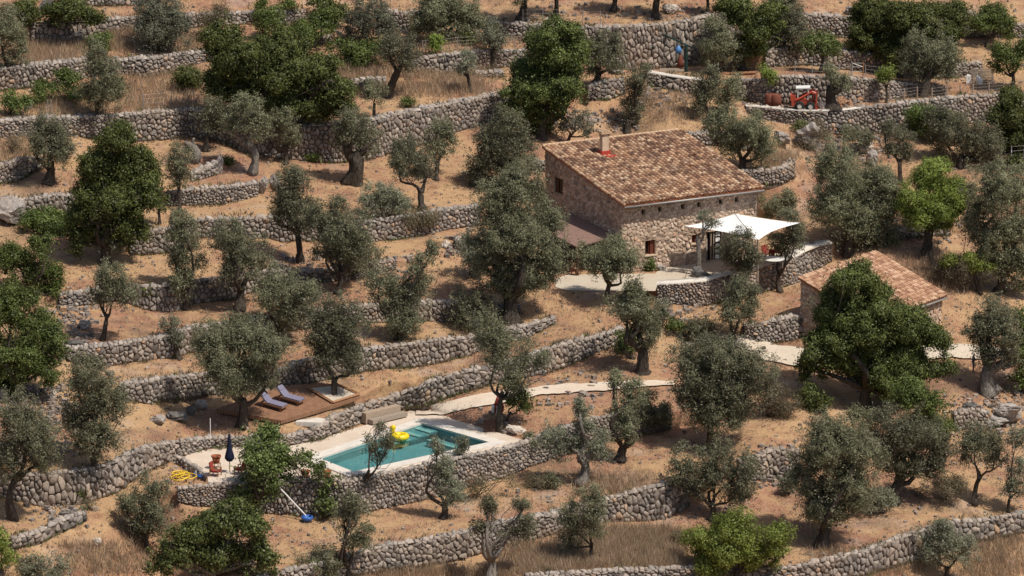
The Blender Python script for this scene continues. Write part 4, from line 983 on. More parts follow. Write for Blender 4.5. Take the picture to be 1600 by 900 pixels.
# ---------------------------------------------------------------- boulders
def rock_mesh(rx, ry, rz, seed, sub=4, cuts=16):
    rng = np.random.default_rng(seed)
    import bmesh
    bm = bmesh.new(); bmesh.ops.create_icosphere(bm, subdivisions=sub, radius=1.0)
    V = np.array([v.co[:] for v in bm.verts]); F = np.array([[v.index for v in f.verts] for f in bm.faces]); bm.free()
    for k in range(cuts):
        d = rng.normal(0, 1, 3); d /= np.linalg.norm(d); h = rng.uniform(0.42, 0.8)
        q = V@d; V = V-np.maximum(0, q-h)[:, None]*d
    for k in range(9):
        d = rng.normal(0, 1, 3)*rng.uniform(2, 9); a_ = 0.16/np.linalg.norm(d)*2.2
        s_ = np.sin(V@d+rng.uniform(0, 6)); V = V*(1+a_*(np.abs(s_)*2-1))[:, None]
    V += rng.normal(0, 0.012, V.shape); V = V/np.abs(V).max(0)
    return mesh_from('boulder', V*np.array([rx, ry, rz])*1.05, [F], M['boulder_stone'], smooth=False)
def boulder(u, v, ru, rv, label, mat=None, k=[0]):
    k[0] += 1
    g = G(u, v+rv*0.8); s_ = scale_at(g)
    me = rock_mesh(ru*s_, ru*s_*0.8, rv*s_*1.1, 40+k[0])
    if mat: me.materials[0] = M[mat]
    o = link('boulder', me, loc=g+Vector((0, 0, rv*s_*0.7))); o.rotation_euler = (0,0,k[0]*1.3)
    o.rotation_euler = (0,0,0)
    tag(o, label, 'boulder', 'boulders on the slope'); return o
flat_mat('rock_dark', (0.13,0.12,0.11), 0.95, 0.1, 0.5, 3, 0.8); flat_mat('rock_orange', (0.40,0.23,0.145), 0.95, 0.1, 0.3, 3, 0.6)
flat_mat('rock_pale', (0.52,0.45,0.38), 0.95, 0.1, 0.25, 3, 0.6)
boulder(22, 333, 30, 22, 'biggest grey boulder, at the left edge in the wall line')
boulder(116, 52, 15, 11, 'angular grey boulder built into the topmost terrace wall')
boulder(72, 12, 16, 13, 'dark rough rock at the top edge in green scrub', 'rock_dark')
boulder(343, 256, 9, 16, 'upright grey boulder ending the short rubble wall')
boulder(410, 290, 11, 15, 'boulder closing the right end of the low curved wall')
boulder(430, 282, 11, 10, 'smaller rock leaning beside the boulder at the curved wall')
boulder(133, 506, 12, 8, 'lone grey boulder below the slender curved olive')
boulder(116, 534, 15, 6, 'flat dark boulder just above the coped wall', 'rock_dark')
boulder(83, 617, 9, 9, 'pale boulder in rubble at the left side', 'rock_pale')
boulder(5, 615, 11, 9, 'rounded boulder cut by the left edge below the green trees')
boulder(248, 655, 16, 7, 'low grey log shaped rock in shade left of the deck')
boulder(276, 650, 18, 8, 'middle rock of the shaded row left of the deck', 'rock_dark')
boulder(299, 638, 9, 13, 'standing rock of the shaded row left of the deck', 'rock_dark')
boulder(316, 632, 12, 8, 'pale rock behind the shaded row left of the deck')
boulder(153, 846, 9, 7, 'single pale boulder in dry grass at the lower left', 'rock_pale')
boulder(1262, 212, 24, 24, 'large rugged grey boulder below the red tractor terrace')
boulder(1220, 213, 14, 10, 'squarish grey boulder left of the large rugged one')
boulder(1361, 244, 12, 17, 'tall layered boulder behind the huge grey olive')
boulder(1517, 634, 14, 7, 'dark pointed rock below the old hollow olive', 'rock_dark')
boulder(1572, 640, 24, 14, 'big slanting dark grey rock at the right edge')
boulder(1555, 654, 22, 8, 'long low rock lying against the rough right wall')
boulder(802, 668, 20, 9, 'flat wide pale boulder at the right corner of the pool terrace', 'rock_pale')
boulder(1034, 418, 8, 6, 'small grey boulder standing against the farmhouse front wall')
boulder(1313, 156, 12, 9, 'orange brown rock behind the stubby olive by the tractor', 'rock_orange')
boulder(1327, 161, 6, 5, 'small orange rock beside the orange brown rock', 'rock_orange')
boulder(1366, 147, 10, 6, 'whitish broken rock at the foot of the wall right of the tractor', 'rock_pale')
boulder(1285, 166, 7, 8, 'pale round rock between the tractor and the stubby olive', 'rock_pale')
boulder(1342, 153, 8, 6, 'middle sized tan rock right of the stubby olive', 'rock_orange')
boulder(962, 110, 13, 6, 'flat rock under the olive against the high wall')
boulder(697, 380, 9, 7, 'pale boulder in the shade left of the tallest olive', 'rock_pale')
boulder(857, 30, 7, 4, 'broken pale rock at the top edge beside a wire fence', 'rock_pale')
boulder(412, 606, 11, 8, 'grey rock behind the head of the sun loungers')
boulder(592, 632, 9, 5, 'grey rock on the wall crest above the timber bench')
boulder(1320, 203, 12, 9, 'grey rock at the foot of the long wall right of the large rugged boulder')
boulder(1298, 196, 11, 9, 'tan rock set in the foot of the long wall', 'rock_orange')
boulder(1350, 232, 15, 9, 'pale boulder in red earth below the long wall', 'rock_pale')
boulder(1335, 15, 18, 10, 'large rock under the trees at the top edge')
boulder(1050, 12, 16, 9, 'pale rock outcrop at the top edge above the high wall', 'rock_pale')
boulder(45, 165, 8, 9, 'grey boulder half hidden in green shrubs on the long wall')
boulder(1012, 487, 5, 3, 'small stone at the left end of the earth bank below the patio')

# ---------------------------------------------------------------- loose stones and dry grass
rngS = np.random.default_rng(77)
def free_points(n, boxes=None):
    """random ground points in view; boxes = [(u0,v0,u1,v1,weight)]"""
    out = []
    if boxes:
        w_ = np.array([b[4]*(b[2]-b[0])*(b[3]-b[1]) for b in boxes], float); w_ /= w_.sum()
        k = rngS.choice(len(boxes), n, p=w_); B = np.array([b[:4] for b in boxes], float)[k]
        U = B[:,0]+(B[:,2]-B[:,0])*rngS.random(n); V = B[:,1]+(B[:,3]-B[:,1])*rngS.random(n); U = U+rngS.normal(0, 13, n); V = V+rngS.normal(0, 4, n)
    else: U = rngS.uniform(-40, 1640, n); V = rngS.uniform(-30, 930, n)
    fi = np.clip((U-UA)/2, 0, len(UU)-2); fj = np.clip((V+420)/2.5, 0, len(VV)-2); i = fi.astype(int); j = fj.astype(int)
    y = YG[i, j]+(YG[i, j+1]-YG[i, j])*(fj-j)
    steep = np.abs(YG[i, j+1]-YG[i, j]) < 0.12
    P = at_y(U, V, y)
    bad = steep.copy()
    for Pd in PADS[:2]:
        t_ = np.interp(U, Pd['us'], Pd['top']); b_ = np.interp(U, Pd['us'], Pd['bot'])
        rng_ = (U > Pd['u0']) & (U < Pd['u1']) & (V > t_-1) & (V < b_+1)
        if Pd is PADS[0]: rng_ &= ~((U > 690) & (V < np.interp(U, [690,830],[650,690])))
        bad |= rng_
    ok = ~bad
    return U[ok], V[ok], P[ok]
def stones(n, smin, smax, boxes, name, label, mat='wall_stone'):
    U, V, P = free_points(n, boxes); n = len(P)
    c = np.array([[x,y,z] for z in (-1,1) for y in (-1,1) for x in (-1,1)], float)*0.5
    s_ = smin+(smax-smin)*rngS.random(n)**3
    W = c[None]*(s_[:, None, None])*rngS.uniform(0.55, 1.15, (n, 1, 3))*rngS.uniform(0.7, 1.2, (n, 8, 3))
    an = rngS.uniform(0, 6.28, n); ca, sa = np.cos(an)[:, None], np.sin(an)[:, None]
    W = np.stack([W[...,0]*ca-W[...,1]*sa, W[...,0]*sa+W[...,1]*ca, W[...,2]*0.8], -1)
    Vx = (W+P[:, None]+np.array([0,0,0.08*smax])).reshape(-1, 3)
    q = np.array([(0,2,3,1),(4,5,7,6),(0,1,5,4),(2,6,7,3),(0,4,6,2),(1,3,7,5)])
    Q = (q[None]+np.arange(n)[:, None, None]*8).reshape(-1, 4)
    tag(link(name, mesh_from(name, Vx, [Q], M[mat])), label, 'stones', kind='stuff')
stones(11000, 0.05, 0.30, None, 'loose_stones', 'small loose stones scattered over the dry terraces')
stones(5200, 0.12, 0.55, [(80,460,140,560,3),(0,600,110,720,3),(870,175,1000,205,2),(1000,130,1090,170,3),(1180,130,1345,165,5),(480,15,660,60,2),(1270,195,1400,250,3),
    (60,770,130,820,2),(1020,470,1100,520,2),(690,370,760,400,2),(820,10,1100,30,1),(180,590,420,615,1),(1180,700,1240,760,3),(550,470,700,500,1),(640,640,800,680,1),
    (250,730,300,760,1),(1380,340,1500,372,2),(840,580,960,640,0.6),(1480,620,1600,680,2),(430,400,650,440,1.5),(120,340,220,370,1),(1080,520,1200,560,1.5)],
    'rubble', 'broken stone rubble lying at the feet of the walls')
def blades(n, boxes, hmin, hmax, wmin, wmax, name, label, mask=None, mat='straw', per=5, spread=0.12):
    U, V, P = free_points(n, boxes)
    if mask is not None:
        k = mask(P); P = P[k]
    P = np.repeat(P, per, 0); P = P+rngS.normal(0, spread, P.shape)*np.array([1,1,0]); n = len(P)
    h = rngS.uniform(hmin, hmax, n); an = rngS.uniform(0, 3.14, n); w_ = rngS.uniform(wmin, wmax, n)/2
    sx = np.stack([np.cos(an)*w_, np.sin(an)*w_, np.zeros(n)], 1); lean = rngS.normal(0, 0.32, (n, 3))*h[:, None]; lean[:, 2] = h
    Vx = np.stack([P-sx, P+sx, P+lean], 1).reshape(-1, 3); F = np.arange(n*3).reshape(-1, 3)
    tag(link(name, mesh_from(name, Vx, [F], M[mat])), label, 'grass', kind='stuff')
blades(52000, None, 0.06, 0.26, 0.03, 0.07, 'dry_grass', 'short dry straw on the open terraces', lambda P: (vnoise(P[:,0], P[:,1], 3.0, 9)+0.8*vnoise(P[:,0], P[:,1], 8.0, 10)+rngS.normal(0, 0.15, len(P))) > 0.0)
TALL = [(40,66,130,98,3),(160,42,215,80,3),(180,110,330,180,1.2),(270,55,330,82,2),(60,152,170,184,1.5),(520,95,760,150,2.2),(430,90,560,120,1),(0,215,40,250,1.5),(640,62,820,82,1),
        (880,828,1060,888,4),(560,890,880,905,2),(780,850,900,900,2),(1270,860,1420,905,1),(1500,840,1600,905,1.5),(1000,150,1090,190,1.2),(1190,240,1240,262,2.5),(1390,405,1520,450,1),
        (900,740,1010,775,1),(1100,440,1100,441,1),(40,740,130,760,0.3),(1240,200,1300,250,0.6),(100,850,230,900,1)]
blades(13000, TALL, 0.35, 0.95, 0.03, 0.06, 'tall_dry_grass', 'tall straw coloured grass standing in patches', None, per=6, spread=0.16)

# weeds rooted in the wall crests and along the wall feet
def weeds(n, mat, name, label, hmin, hmax, seed):
    global rngS
    keys = list(WALLPTS); Ls = np.array([len(WALLPTS[k][0]) for k in keys], float); kk = rngS.choice(len(keys), n, p=Ls/Ls.sum()); P = []
    for k in kk:
        us, bot, top = WALLPTS[keys[k]]; i = rngS.integers(0, len(us)); foot = rngS.random() < 0.6
        p = (bot[i] if foot else top[i]).copy()
        if float(vnoise(np.array(p[0]), np.array(p[1]), 2.5, seed)) < 0.02: continue
        p[1] += (-rngS.uniform(0.15, 0.7) if foot else rngS.uniform(0.2, 1.0)); p[2] += (0.0 if foot else 0.05); P.append(p)
    P = np.repeat(np.array(P), 9, 0); P = P+rngS.normal(0, 0.16, P.shape)*np.array([1, 1, 0]); m = len(P)
    h = rngS.uniform(hmin, hmax, m); an = rngS.uniform(0, 3.14, m); w_ = rngS.uniform(0.04, 0.09, m)/2
    sx = np.stack([np.cos(an)*w_, np.sin(an)*w_, np.zeros(m)], 1); lean = rngS.normal(0, 0.5, (m, 3))*h[:, None]; lean[:, 2] = h
    mid = lean*0.5
    Vx = np.stack([P, P+mid+sx, P+lean, P+mid-sx], 1).reshape(-1, 3); F = np.arange(m*4).reshape(-1, 4)
    tag(link(name, mesh_from(name, Vx, [F], M[mat])), label, 'weeds', kind='stuff')
weeds(4200, 'leaf_dry', 'withered_weeds', 'withered brown weeds along the wall feet and crests', 0.12, 0.5, 21)
weeds(1500, 'leaf_green', 'green_weeds', 'sparse green weeds growing by the stone walls', 0.12, 0.42, 22)
blades(15000, None, 0.03, 0.10, 0.06, 0.16, 'leaf_litter', 'fallen leaves and twigs on the bare earth', lambda P: vnoise(P[:,0], P[:,1], 4.0, 31)+0.5*vnoise(P[:,0], P[:,1], 1.3, 32) > 0.08, mat='leaf_dry', per=4, spread=0.3)
# ---------------------------------------------------------------- gravel and paving
def drape(name, rows, mat, label_kind='structure', up=0.05, z=None, step=4, nv=6):
    r = np.array(rows, float); us = np.arange(r[0,0], r[-1,0]+0.1, step); pts = []
    rg = np.random.default_rng(int(r[0,0]))
    e1 = smooth(rg.normal(0, 0.9, len(us)), 2); e2 = smooth(rg.normal(0, 0.9, len(us)), 2)
    for k, u in enumerate(us):
        a = np.interp(u, r[:,0], r[:,1])+(0 if z is not None else e1[k]); b = np.interp(u, r[:,0], r[:,2])+(0 if z is not None else e2[k])
        row = []
        for t_ in np.linspace(0, 1, nv):
            v = a+(b-a)*t_
            if z is None:
                p = G(u, v); p.z += up+0.10*float(vnoise(p.x, p.y, 2.3, 1))+0.07*float(vnoise(p.x, p.y, 0.9, 2)); row.append(tuple(p))
            else:
                p = at_y(u, v, flat_y(u, v, z)); row.append((float(p[0]), float(p[1]), z+up))
        pts.append(row)
    P = np.array(pts); n, m = P.shape[:2]; ix = np.arange(n*m).reshape(n, m)
    Q = np.stack([ix[:-1,1:], ix[1:,1:], ix[1:,:-1], ix[:-1,:-1]], -1).reshape(-1, 4)
    o = link(name, mesh_from(name, P.reshape(-1,3), [Q], M[mat], smooth=True)); tag(o, kind='structure'); return o
drape('path', [(650,638,650),(688,633,650),(735,621,640),(800,610,629),(850,606,619),(880,603,616),(940,599,612),(1000,596,607),(1056,597,603)], 'paving', nv=10, up=0.12)
drape('gravel_track', [(1138,528,536),(1160,528,548),(1185,534,560),(1215,541,568),(1250,546,574),(1300,552,578),(1350,552,576),(1400,546,570),(1450,540,562),(1485,538,560),(1520,541,562),(1560,546,562),(1605,545,556)], 'gravel', nv=10, up=0.12)
drape('gravel_court', [(868,436,449),(885,430,454),(920,429,455),(1000,428,455),(1024,428,455),(1027,424,443),(1060,412,441),(1100,405,438),(1150,402,426),(1200,398,412),(1250,380,398),(1290,374,381)], 'court', z=ZH, up=0.03, nv=4)

# pool terrace paving with the pool cut out
def px_poly(pts, z): return [pz(u, v, z) for u, v in pts]
pv = [(276,713),(300,707),(345,700),(400,698),(450,698),(505,687),(520,680),(565,666),(600,657),(630,648),(642,641),(690,634),(700,648),(740,660),(770,672),(800,683),(822,689),(820,691.5)]
for u in (790,760,720,675,640,600,587,547,500,450,425,380,345,326): pv.append((u, float(wv('O', u, 'vt'))+0.3))
pv += [(324,743.5),(300,727.5),(282,717)]
PVP = px_poly(pv, ZP); COP = offset_poly(POOL, 1.05)
def cap_with_hole(outer, hole, z, thick, name, mat, parent=None):
    o = [Vector((p.x, p.y, 0)) for p in outer]; h = [Vector((p.x, p.y, 0)) for p in hole]
    P = o+h; no, nh = len(o), len(h)
    from mathutils.geometry import delaunay_2d_cdt
    ed = [(i, (i+1) % no) for i in range(no)]+[(no+i, no+(i+1) % nh) for i in range(nh)]
    r = delaunay_2d_cdt([p.xy for p in P], ed, [], 0, 1e-5); o2 = [p.xy for p in o]; h2 = [p.xy for p in h]
    P2 = [Vector((q.x, q.y, 0)) for q in r[0]]; tr = []
    for f in r[2]:
        c = (P2[f[0]]+P2[f[1]]+P2[f[2]])/3
        if bool(inside(o2, np.array(c.x), np.array(c.y))) and not bool(inside(h2, np.array(c.x), np.array(c.y))): tr.append(tuple(f))
    P = P2 if len(P2) >= no+nh else P; V = [(p.x, p.y, z) for p in P]; T_ = []
    for a, b, c in tr:
        if (P[b]-P[a]).cross(P[c]-P[a]).z < 0: a, b, c = a, c, b
        T_.append((a, b, c))
    n = len(V); V += [(p.x, p.y, z-thick) for p in P]; Qd = []
    for lo, k0, k1 in ((outer, 0, len(o)), (hole, len(o), len(o)+len(h))):
        m = k1-k0
        for i in range(m):
            a = k0+i; b = k0+(i+1) % m; Qd.append((a, b, n+b, n+a))
    return link(name, mesh_from(name, np.array(V), [np.array(Qd), np.array(T_)], M[mat]), parent)
tag(cap_with_hole(PVP, offset_poly(POOL, 0.9), ZP+0.03, 0.25, 'pool_terrace', 'paving'), kind='structure')
pool = thing('swimming_pool', 'turquoise swimming pool with pale stone rim and corner steps', 'swimming pool', (POOL[0].x, POOL[0].y, ZP))
PL = Vector((POOL[0].x, POOL[0].y, ZP)); loc2 = lambda P: [p-Vector((PL.x, PL.y)) for p in P]
def lz(o): o.location = -PL; return o
lz(cap_with_hole(COP, POOL, ZP+0.13, 0.14, 'coping', 'cement', pool))
mb = MB(); ar = sum(POOL[i].x*POOL[(i+1)%4].y-POOL[(i+1)%4].x*POOL[i].y for i in range(4)); PO = POOL if ar > 0 else POOL[::-1]
PIN = offset_poly(PO, 0.002)
V = [(p.x, p.y, ZP+0.1) for p in PIN]+[(p.x, p.y, ZP-0.78) for p in PIN]
mb.add(V, [(i, 4+i, 4+(i+1)%4, (i+1)%4) for i in range(4)]+[(4,5,6,7)]); lz(mb.build('basin', M['pool_liner'], pool))
mb = MB(); V = [(p.x, p.y, ZP-0.07) for p in PIN]; mb.add(V, [(0,1,2,3)]); lz(mb.build('water_surface', M['water'], pool))
flat_mat('pool_step', (0.33,0.50,0.46), 0.7, 0.2, 0.08, 2)
# bench along the short side, steps descending from its end
A_, B_, C_, D_ = [Vector((p.x, p.y)) for p in POOL]
ab = (B_-A_).normalized(); ad = (D_-A_).normalized(); Lab = (B_-A_).length; inn = Vector((-ab.y, ab.x)); inn = inn if inn.dot(ad) > 0 else -inn
mb = MB()
def quadprism(p, q, w0, w1, z1, z0):
    a = p+inn*w0; b = q+inn*w0; c = q+inn*w1; d = p+inn*w1; mb.prism([a, b, c, d], z0, z1)
quadprism(A_+ab*3.0, B_-ab*0.02, 1.9, 2.3, ZP-0.22, ZP-0.77)
lz(mb.build('bench_ledge', M['pool_step'], pool))
for k in range(4):
    w1_ = 0.9+k*1.2; zt_ = ZP-0.13-0.10*k; off_ = ad*0.1
    mb = MB(); quadprism(A_+ab*0.05+off_, A_+ab*1.9+off_, 0.02+k*0.004, w1_, zt_, ZP-0.775+k*0.003); st_o = lz(mb.build('step', M['pool_liner'], pool))
    mb = MB(); quadprism(A_+ab*0.06+off_, A_+ab*1.89+off_, w1_-0.5, w1_-0.01, zt_+0.012, zt_-0.03); n_o = mb.build('nosing', M['pool_step'], st_o)

# ---------------------------------------------------------------- farmhouse
def project(p):
    d = np.array(tuple(p))-CAM; f = d@np.array([0, math.cos(PITCH), -math.sin(PITCH)]); up = d@np.array([0, math.sin(PITCH), math.cos(PITCH)])
    return 800+FP*d[0]/f, 450-FP*up/f
def hit(u, v, z):
    p = at_y(u, v, flat_y(u, v, z)); return Vector(tuple(float(x) for x in p))
def on_plane(u, v, P0, n):
    dx, dy, dz = ray(u, v); d = Vector((float(dx), float(dy), float(dz))); c = Vector(tuple(CAM)); t_ = (P0-c).dot(n)/d.dot(n); return c+d*t_
def solve_len(P, d, u, lo=0.5, hi=40):
    for _ in range(60):
        m = (lo+hi)/2; pu = project(P+d*m)[0]
        if (pu > u) == (project(P+d*hi)[0] < u): lo = m
        else: hi = m
    return lo
def rect_clip(poly, rects, gap=0.02):
    for (a0, h0, a1, h1) in rects:
        xs = [p[0] for p in poly]; ys = [p[1] for p in poly]
        if max(xs) <= a0 or min(xs) >= a1 or max(ys) <= h0 or min(ys) >= h1: continue
        cx = sum(xs)/len(xs); cy = sum(ys)/len(ys)
        sides = [(a0-cx, (a0, 0, 1, 0)), (cx-a1, (a1, 0, -1, 0)), (h0-cy, (0, h0, 0, 1)), (cy-h1, (0, h1, 0, -1))]
        d, s_ = max(sides, key=lambda q: q[0])
        if d <= 0.02: return []
        poly = clip(poly, *s_)
        if len(poly) < 3: return []
    return poly
def facade(name, P, e, n, L, H, rects, parent, top=None, sx=0.36, sy=0.30, seed=1, depth=0.05, mats=('house_stone','mortar')):
    """stone faced wall: P lower left corner, e along, n outward; rects are openings; top = (h at 0, h at L)"""
    rn = random.Random(seed); mas = Masonry(); up = Vector((0,0,1))
    fm = lambda a, h, d: tuple(P+e*a+up*h+n*d)
    h0, h1 = top or (H, H)
    for poly in cells(L, H, sx, sy, rn, drop=0.15, jit=0.40):
        if top:
            nx, ny = -(h1-h0)/L, 1.0; l = math.hypot(nx, ny); poly = clip(poly, 0, h0, nx/l, ny/l)
            if len(poly) < 3: continue
        poly = rect_clip(poly, rects)
        if len(poly) < 3: continue
        mas.stone(poly, fm, 0.016, depth, rn, 0)
    # backing with openings, and their reveals
    outer = [Vector((0,0,0)), Vector((L,0,0)), Vector((L,h1,0)), Vector((0,h0,0))]
    loops = [outer]+[[Vector((a0,b0,0)), Vector((a1,b0,0)), Vector((a1,b1,0)), Vector((a0,b1,0))] for (a0,b0,a1,b1) in rects]
    flat = [p for lp in loops for p in lp]; base = mas.n
    mas.V += [fm(p.x, p.y, 0) for p in flat]; mas.n += len(flat)
    for a, b, c in tessellate_polygon(loops):
        if (flat[b]-flat[a]).cross(flat[c]-flat[a]).z < 0: a, b, c = a, c, b
        mas.F[3].append((base+a, base+b, base+c)); mas.M3.append(1)
    for (a0,b0,a1,b1) in rects:
        q = [(a0,b0),(a1,b0),(a1,b1),(a0,b1)]
        for i in range(4):
            x0, y0_ = q[i]; x1, y1_ = q[(i+1) % 4]
            b_ = mas.n; mas.V += [fm(x0,y0_,0.04), fm(x1,y1_,0.04), fm(x1,y1_,-0.45), fm(x0,y0_,-0.45)]; mas.n += 4
            mas.F[4].append((b_, b_+1, b_+2, b_+3)); mas.M4.append(2)
    o = link(name, mas.mesh(name, [M[mats[0]], M[mats[1]], M['plaster']]), parent); return o
up = Vector((0,0,1))
HA = hit(972, 427, ZH); HB = hit(1181, 400, ZH); he = (HB-HA); HL = he.length; he.normalize(); hb = Vector((-he.y, he.x, 0)); hb = hb if hb.y > 0 else -hb
HW = solve_len(HA, hb, 852); HC = HA+hb*HW; HD = HB+hb*HW
hn = -hb; gn = -he
HF = at_y(975, 317, HA.y)[2]-ZH; HR = at_y(852, 230, HC.y)[2]-ZH
house = thing('farmhouse', 'large stone farmhouse with a single pitched patchy tile roof', 'farmhouse', tuple(HA)); hl = lambda o: (setattr(o, 'location', -HA), o)[1]
def wall_rect(u0, v0, u1, v1, P, n, e):
    um, vm = (u0+u1)/2, (v0+v1)/2
    l = on_plane(u0, vm, P, n)-P; r = on_plane(u1, vm, P, n)-P; tp = on_plane(um, v0, P, n)-P; bt = on_plane(um, v1, P, n)-P
    a0, a1 = sorted((l.dot(e), r.dot(e))); return (a0, bt.z, a1, tp.z)
RW = [wall_rect(1008,375,1024,398,HA,hn,he), wall_rect(1081,366.5,1091,380,HA,hn,he), wall_rect(1103,361,1128,407,HA,hn,he)]
RV = [wall_rect(u-2.8, v-3.6, u+2.8, v+3.6, HA, hn, he) for u, v in ((1005,331),(1031,327),(1066.5,323),(1092,320),(1126,315),(1151,312))]
RW[2] = (RW[2][0], max(0.02, RW[2][1]), RW[2][2], RW[2][3])
hl(facade('front_wall', HA, he, hn, HL, HF, RW+RV, house, seed=3))
ge = hb  # along the gable from the front corner to the back
g0 = wall_rect(866,278,880,302,HA,gn,ge)
hl(facade('gable_wall', HC, -ge, gn, HW, max(HF,HR), [(HW-g0[2], g0[1], HW-g0[0], g0[3])], house, top=(HR, HF), seed=4))
mb = MB(); cs_ = [HA+he*0.02+hb*0.5, HB+hb*0.5-he*0.02, HD-he*0.02, HC+he*0.02]
V = [tuple(c) for c in cs_]+[tuple(cs_[0]+up*(HF-0.05)), tuple(cs_[1]+up*(HF-0.05)), tuple(cs_[2]+up*(HR-0.1)), tuple(cs_[3]+up*(HR-0.1))]
mb.add(V, [(1,2,6,5),(2,3,7,6),(4,5,6,7)])
mb.add([tuple(HB), tuple(HD), tuple(HD+up*(HR-0.05)), tuple(HB+up*(HF-0.05))], [(0,1,2,3)])
hl(mb.build('rear_walls', M['plaster'], house))
def opening(rect, P, e, n, parent, kind):
    a0, b0, a1, b1 = rect; w_, h_ = a1-a0, b1-b0; c = lambda a, b, d: P+e*a+up*b+n*d; rz = math.atan2(e.y, e.x)
    if kind == 'vent':
        m_ = MB(); m_.box(c((a0+a1)/2, (b0+b1)/2, -0.3), (w_+0.1, 0.04, h_+0.1), rz); return hl(m_.build('vent', M['window_dark'], parent))
    m_ = MB(); m_.box(c((a0+a1)/2, (b0+b1)/2, -0.40), (w_+0.1, 0.04, h_+0.1), rz)
    nm = 'door' if kind == 'door' else 'window'
    pane = hl(m_.build(nm, M['window_dark'], parent))
    m_ = MB(); f = 0.07
    for a, b, ww, hh_ in ((a0+f/2,(b0+b1)/2,f,h_),(a1-f/2,(b0+b1)/2,f,h_),((a0+a1)/2,b0+f/2,w_,f),((a0+a1)/2,b1-f/2,w_,f),((a0+a1)/2,(b0+b1)/2,f,h_)):
        m_.box(c(a, b, -0.33), (ww, 0.08, hh_), rz)
    q = m_.build('frame', M['red_wood'] if kind != 'door' else M['dark_wood'], pane)
    if kind == 'window':
        m_ = MB(); m_.box(c(a1-w_*0.22, (b0+b1)/2, -0.20), (w_*0.42, 0.05, h_*0.96), rz); m_.build('shutter', M['red_wood'], pane)
        m_ = MB(); m_.box(c((a0+a1)/2, b0-0.05, 0.06), (w_+0.3, 0.22, 0.09), rz); m_.build('sill', M['plaster'], pane)
    if kind == 'door':
        m_ = MB()
        for k in range(5): m_.box(c(a1-w_*0.2, b0+h_*(0.1+0.19*k), -0.2), (w_*0.26, 0.04, h_*0.13), rz)
        m_.build('pale_panel', M['white_fabric'], pane)
        m_ = MB()
        for xx in (0.02, 0.33, 0.5): m_.box(c(a0+w_*xx+0.05, (b0+b1)/2, -0.16), (0.09, 0.09, h_), rz)
        m_.build('door_post', M['pale_wood'], pane)
    if kind == 'shuttered':
        m_ = MB()
        for k in (0.25, 0.75): m_.box(c(a0+w_*k, (b0+b1)/2, -0.1), (w_*0.4, 0.05, h_*0.97), rz)
        m_.build('shutter', M['dark_wood'], pane)
opening(RW[0], HA, he, hn, house, 'window'); opening(RW[1], HA, he, hn, house, 'window'); opening(RW[2], HA, he, hn, house, 'door')
for r in RV: opening(r, HA, he, hn, house, 'vent')
opening((g0[0], g0[1], g0[2], g0[3]), HA, ge, gn, house, 'shuttered')

def tiled(parent, O, a, b, nrm, La, Lb, ncol, matn, loc, seed, row=0.43):
    """barrel tiles over the plane O + a*s + b*r  (a along the eave, b up the slope)"""
    rn = random.Random(seed); mb = MB(); pc = La/ncol; nr = int(Lb/row)
    V = []; Q = []; base = 0
    for i in range(ncol+1):
        for cover in (0, 1):
            if cover == 0 and i == ncol: continue
            x = (i+0.0 if cover else i+0.5)*pc
            for j in range(nr):
                if rn.random() < 0.002 and cover: continue
                r0 = j*row-0.02+rn.uniform(-0.03, 0.03); r1 = r0+row+0.10; dx = rn.uniform(-0.018, 0.018); dx2 = rn.uniform(-0.02, 0.02)
                lift = rn.uniform(0, 0.018); K = 6
                for (r, rad, zz) in ((r0, pc*0.42, 0.085 if cover else 0.075), (r1, pc*0.34, 0.045 if cover else 0.03)):
                    for k in range(K+1):
                        an = math.pi*k/K; cx = math.cos(an)*rad; cz = math.sin(an)*rad*0.95
                        if not cover: cz = -cz*0.75
                        p = O+a*(x+cx+(dx if r == r0 else dx2))+b*r+nrm*(zz+lift+cz); V.append(tuple(p))
                for k in range(K): Q.append((base+k, base+k+1, base+K+1+k+1, base+K+1+k))
                # lower lip
                for k in range(K+1):
                    an = math.pi*k/K; rad = pc*0.42-0.025; cx = math.cos(an)*rad; cz = math.sin(an)*rad*0.95
                    if not cover: cz = -cz*0.75
                    V.append(tuple(O+a*(x+cx+dx)+b*(r0+0.004)+nrm*((0.085 if cover else 0.075)+lift+cz)))
                for k in range(K): Q.append((base+k+1, base+k, base+2*(K+1)+k, base+2*(K+1)+k+1))
                base += 3*(K+1)
    o = link('roof_tiles', mesh_from('roof_tiles', np.array(V), [np.array(Q)], M[matn], smooth=True), parent)
    o.location = loc; return o
OVF, OVS = 0.78, 0.25
slope = Vector((hb.x*HW, hb.y*HW, HR-HF)); sl = slope.normalized(); rnrm = he.cross(sl).normalized(); rnrm = rnrm if rnrm.z > 0 else -rnrm
RO = HA+up*(HF+0.04)-he*OVS-sl*OVF; RLa = HL+2*OVS; RLb = slope.length+OVF+0.15
mb = MB(); P4 = [RO, RO+he*RLa, RO+he*RLa+sl*RLb, RO+sl*RLb]
mb.add([tuple(p) for p in P4]+[tuple(p-rnrm*0.14) for p in P4], [(0,1,2,3),(7,6,5,4),(0,4,5,1),(1,5,6,2),(2,6,7,3),(3,7,4,0)])
roof = hl(mb.build('roof', M['terracotta'], house))
roof.location = -HA
tl = tiled(roof, RO+rnrm*0.02, he, sl, rnrm, RLa, RLb, 34, 'tile', (0,0,0), 5)
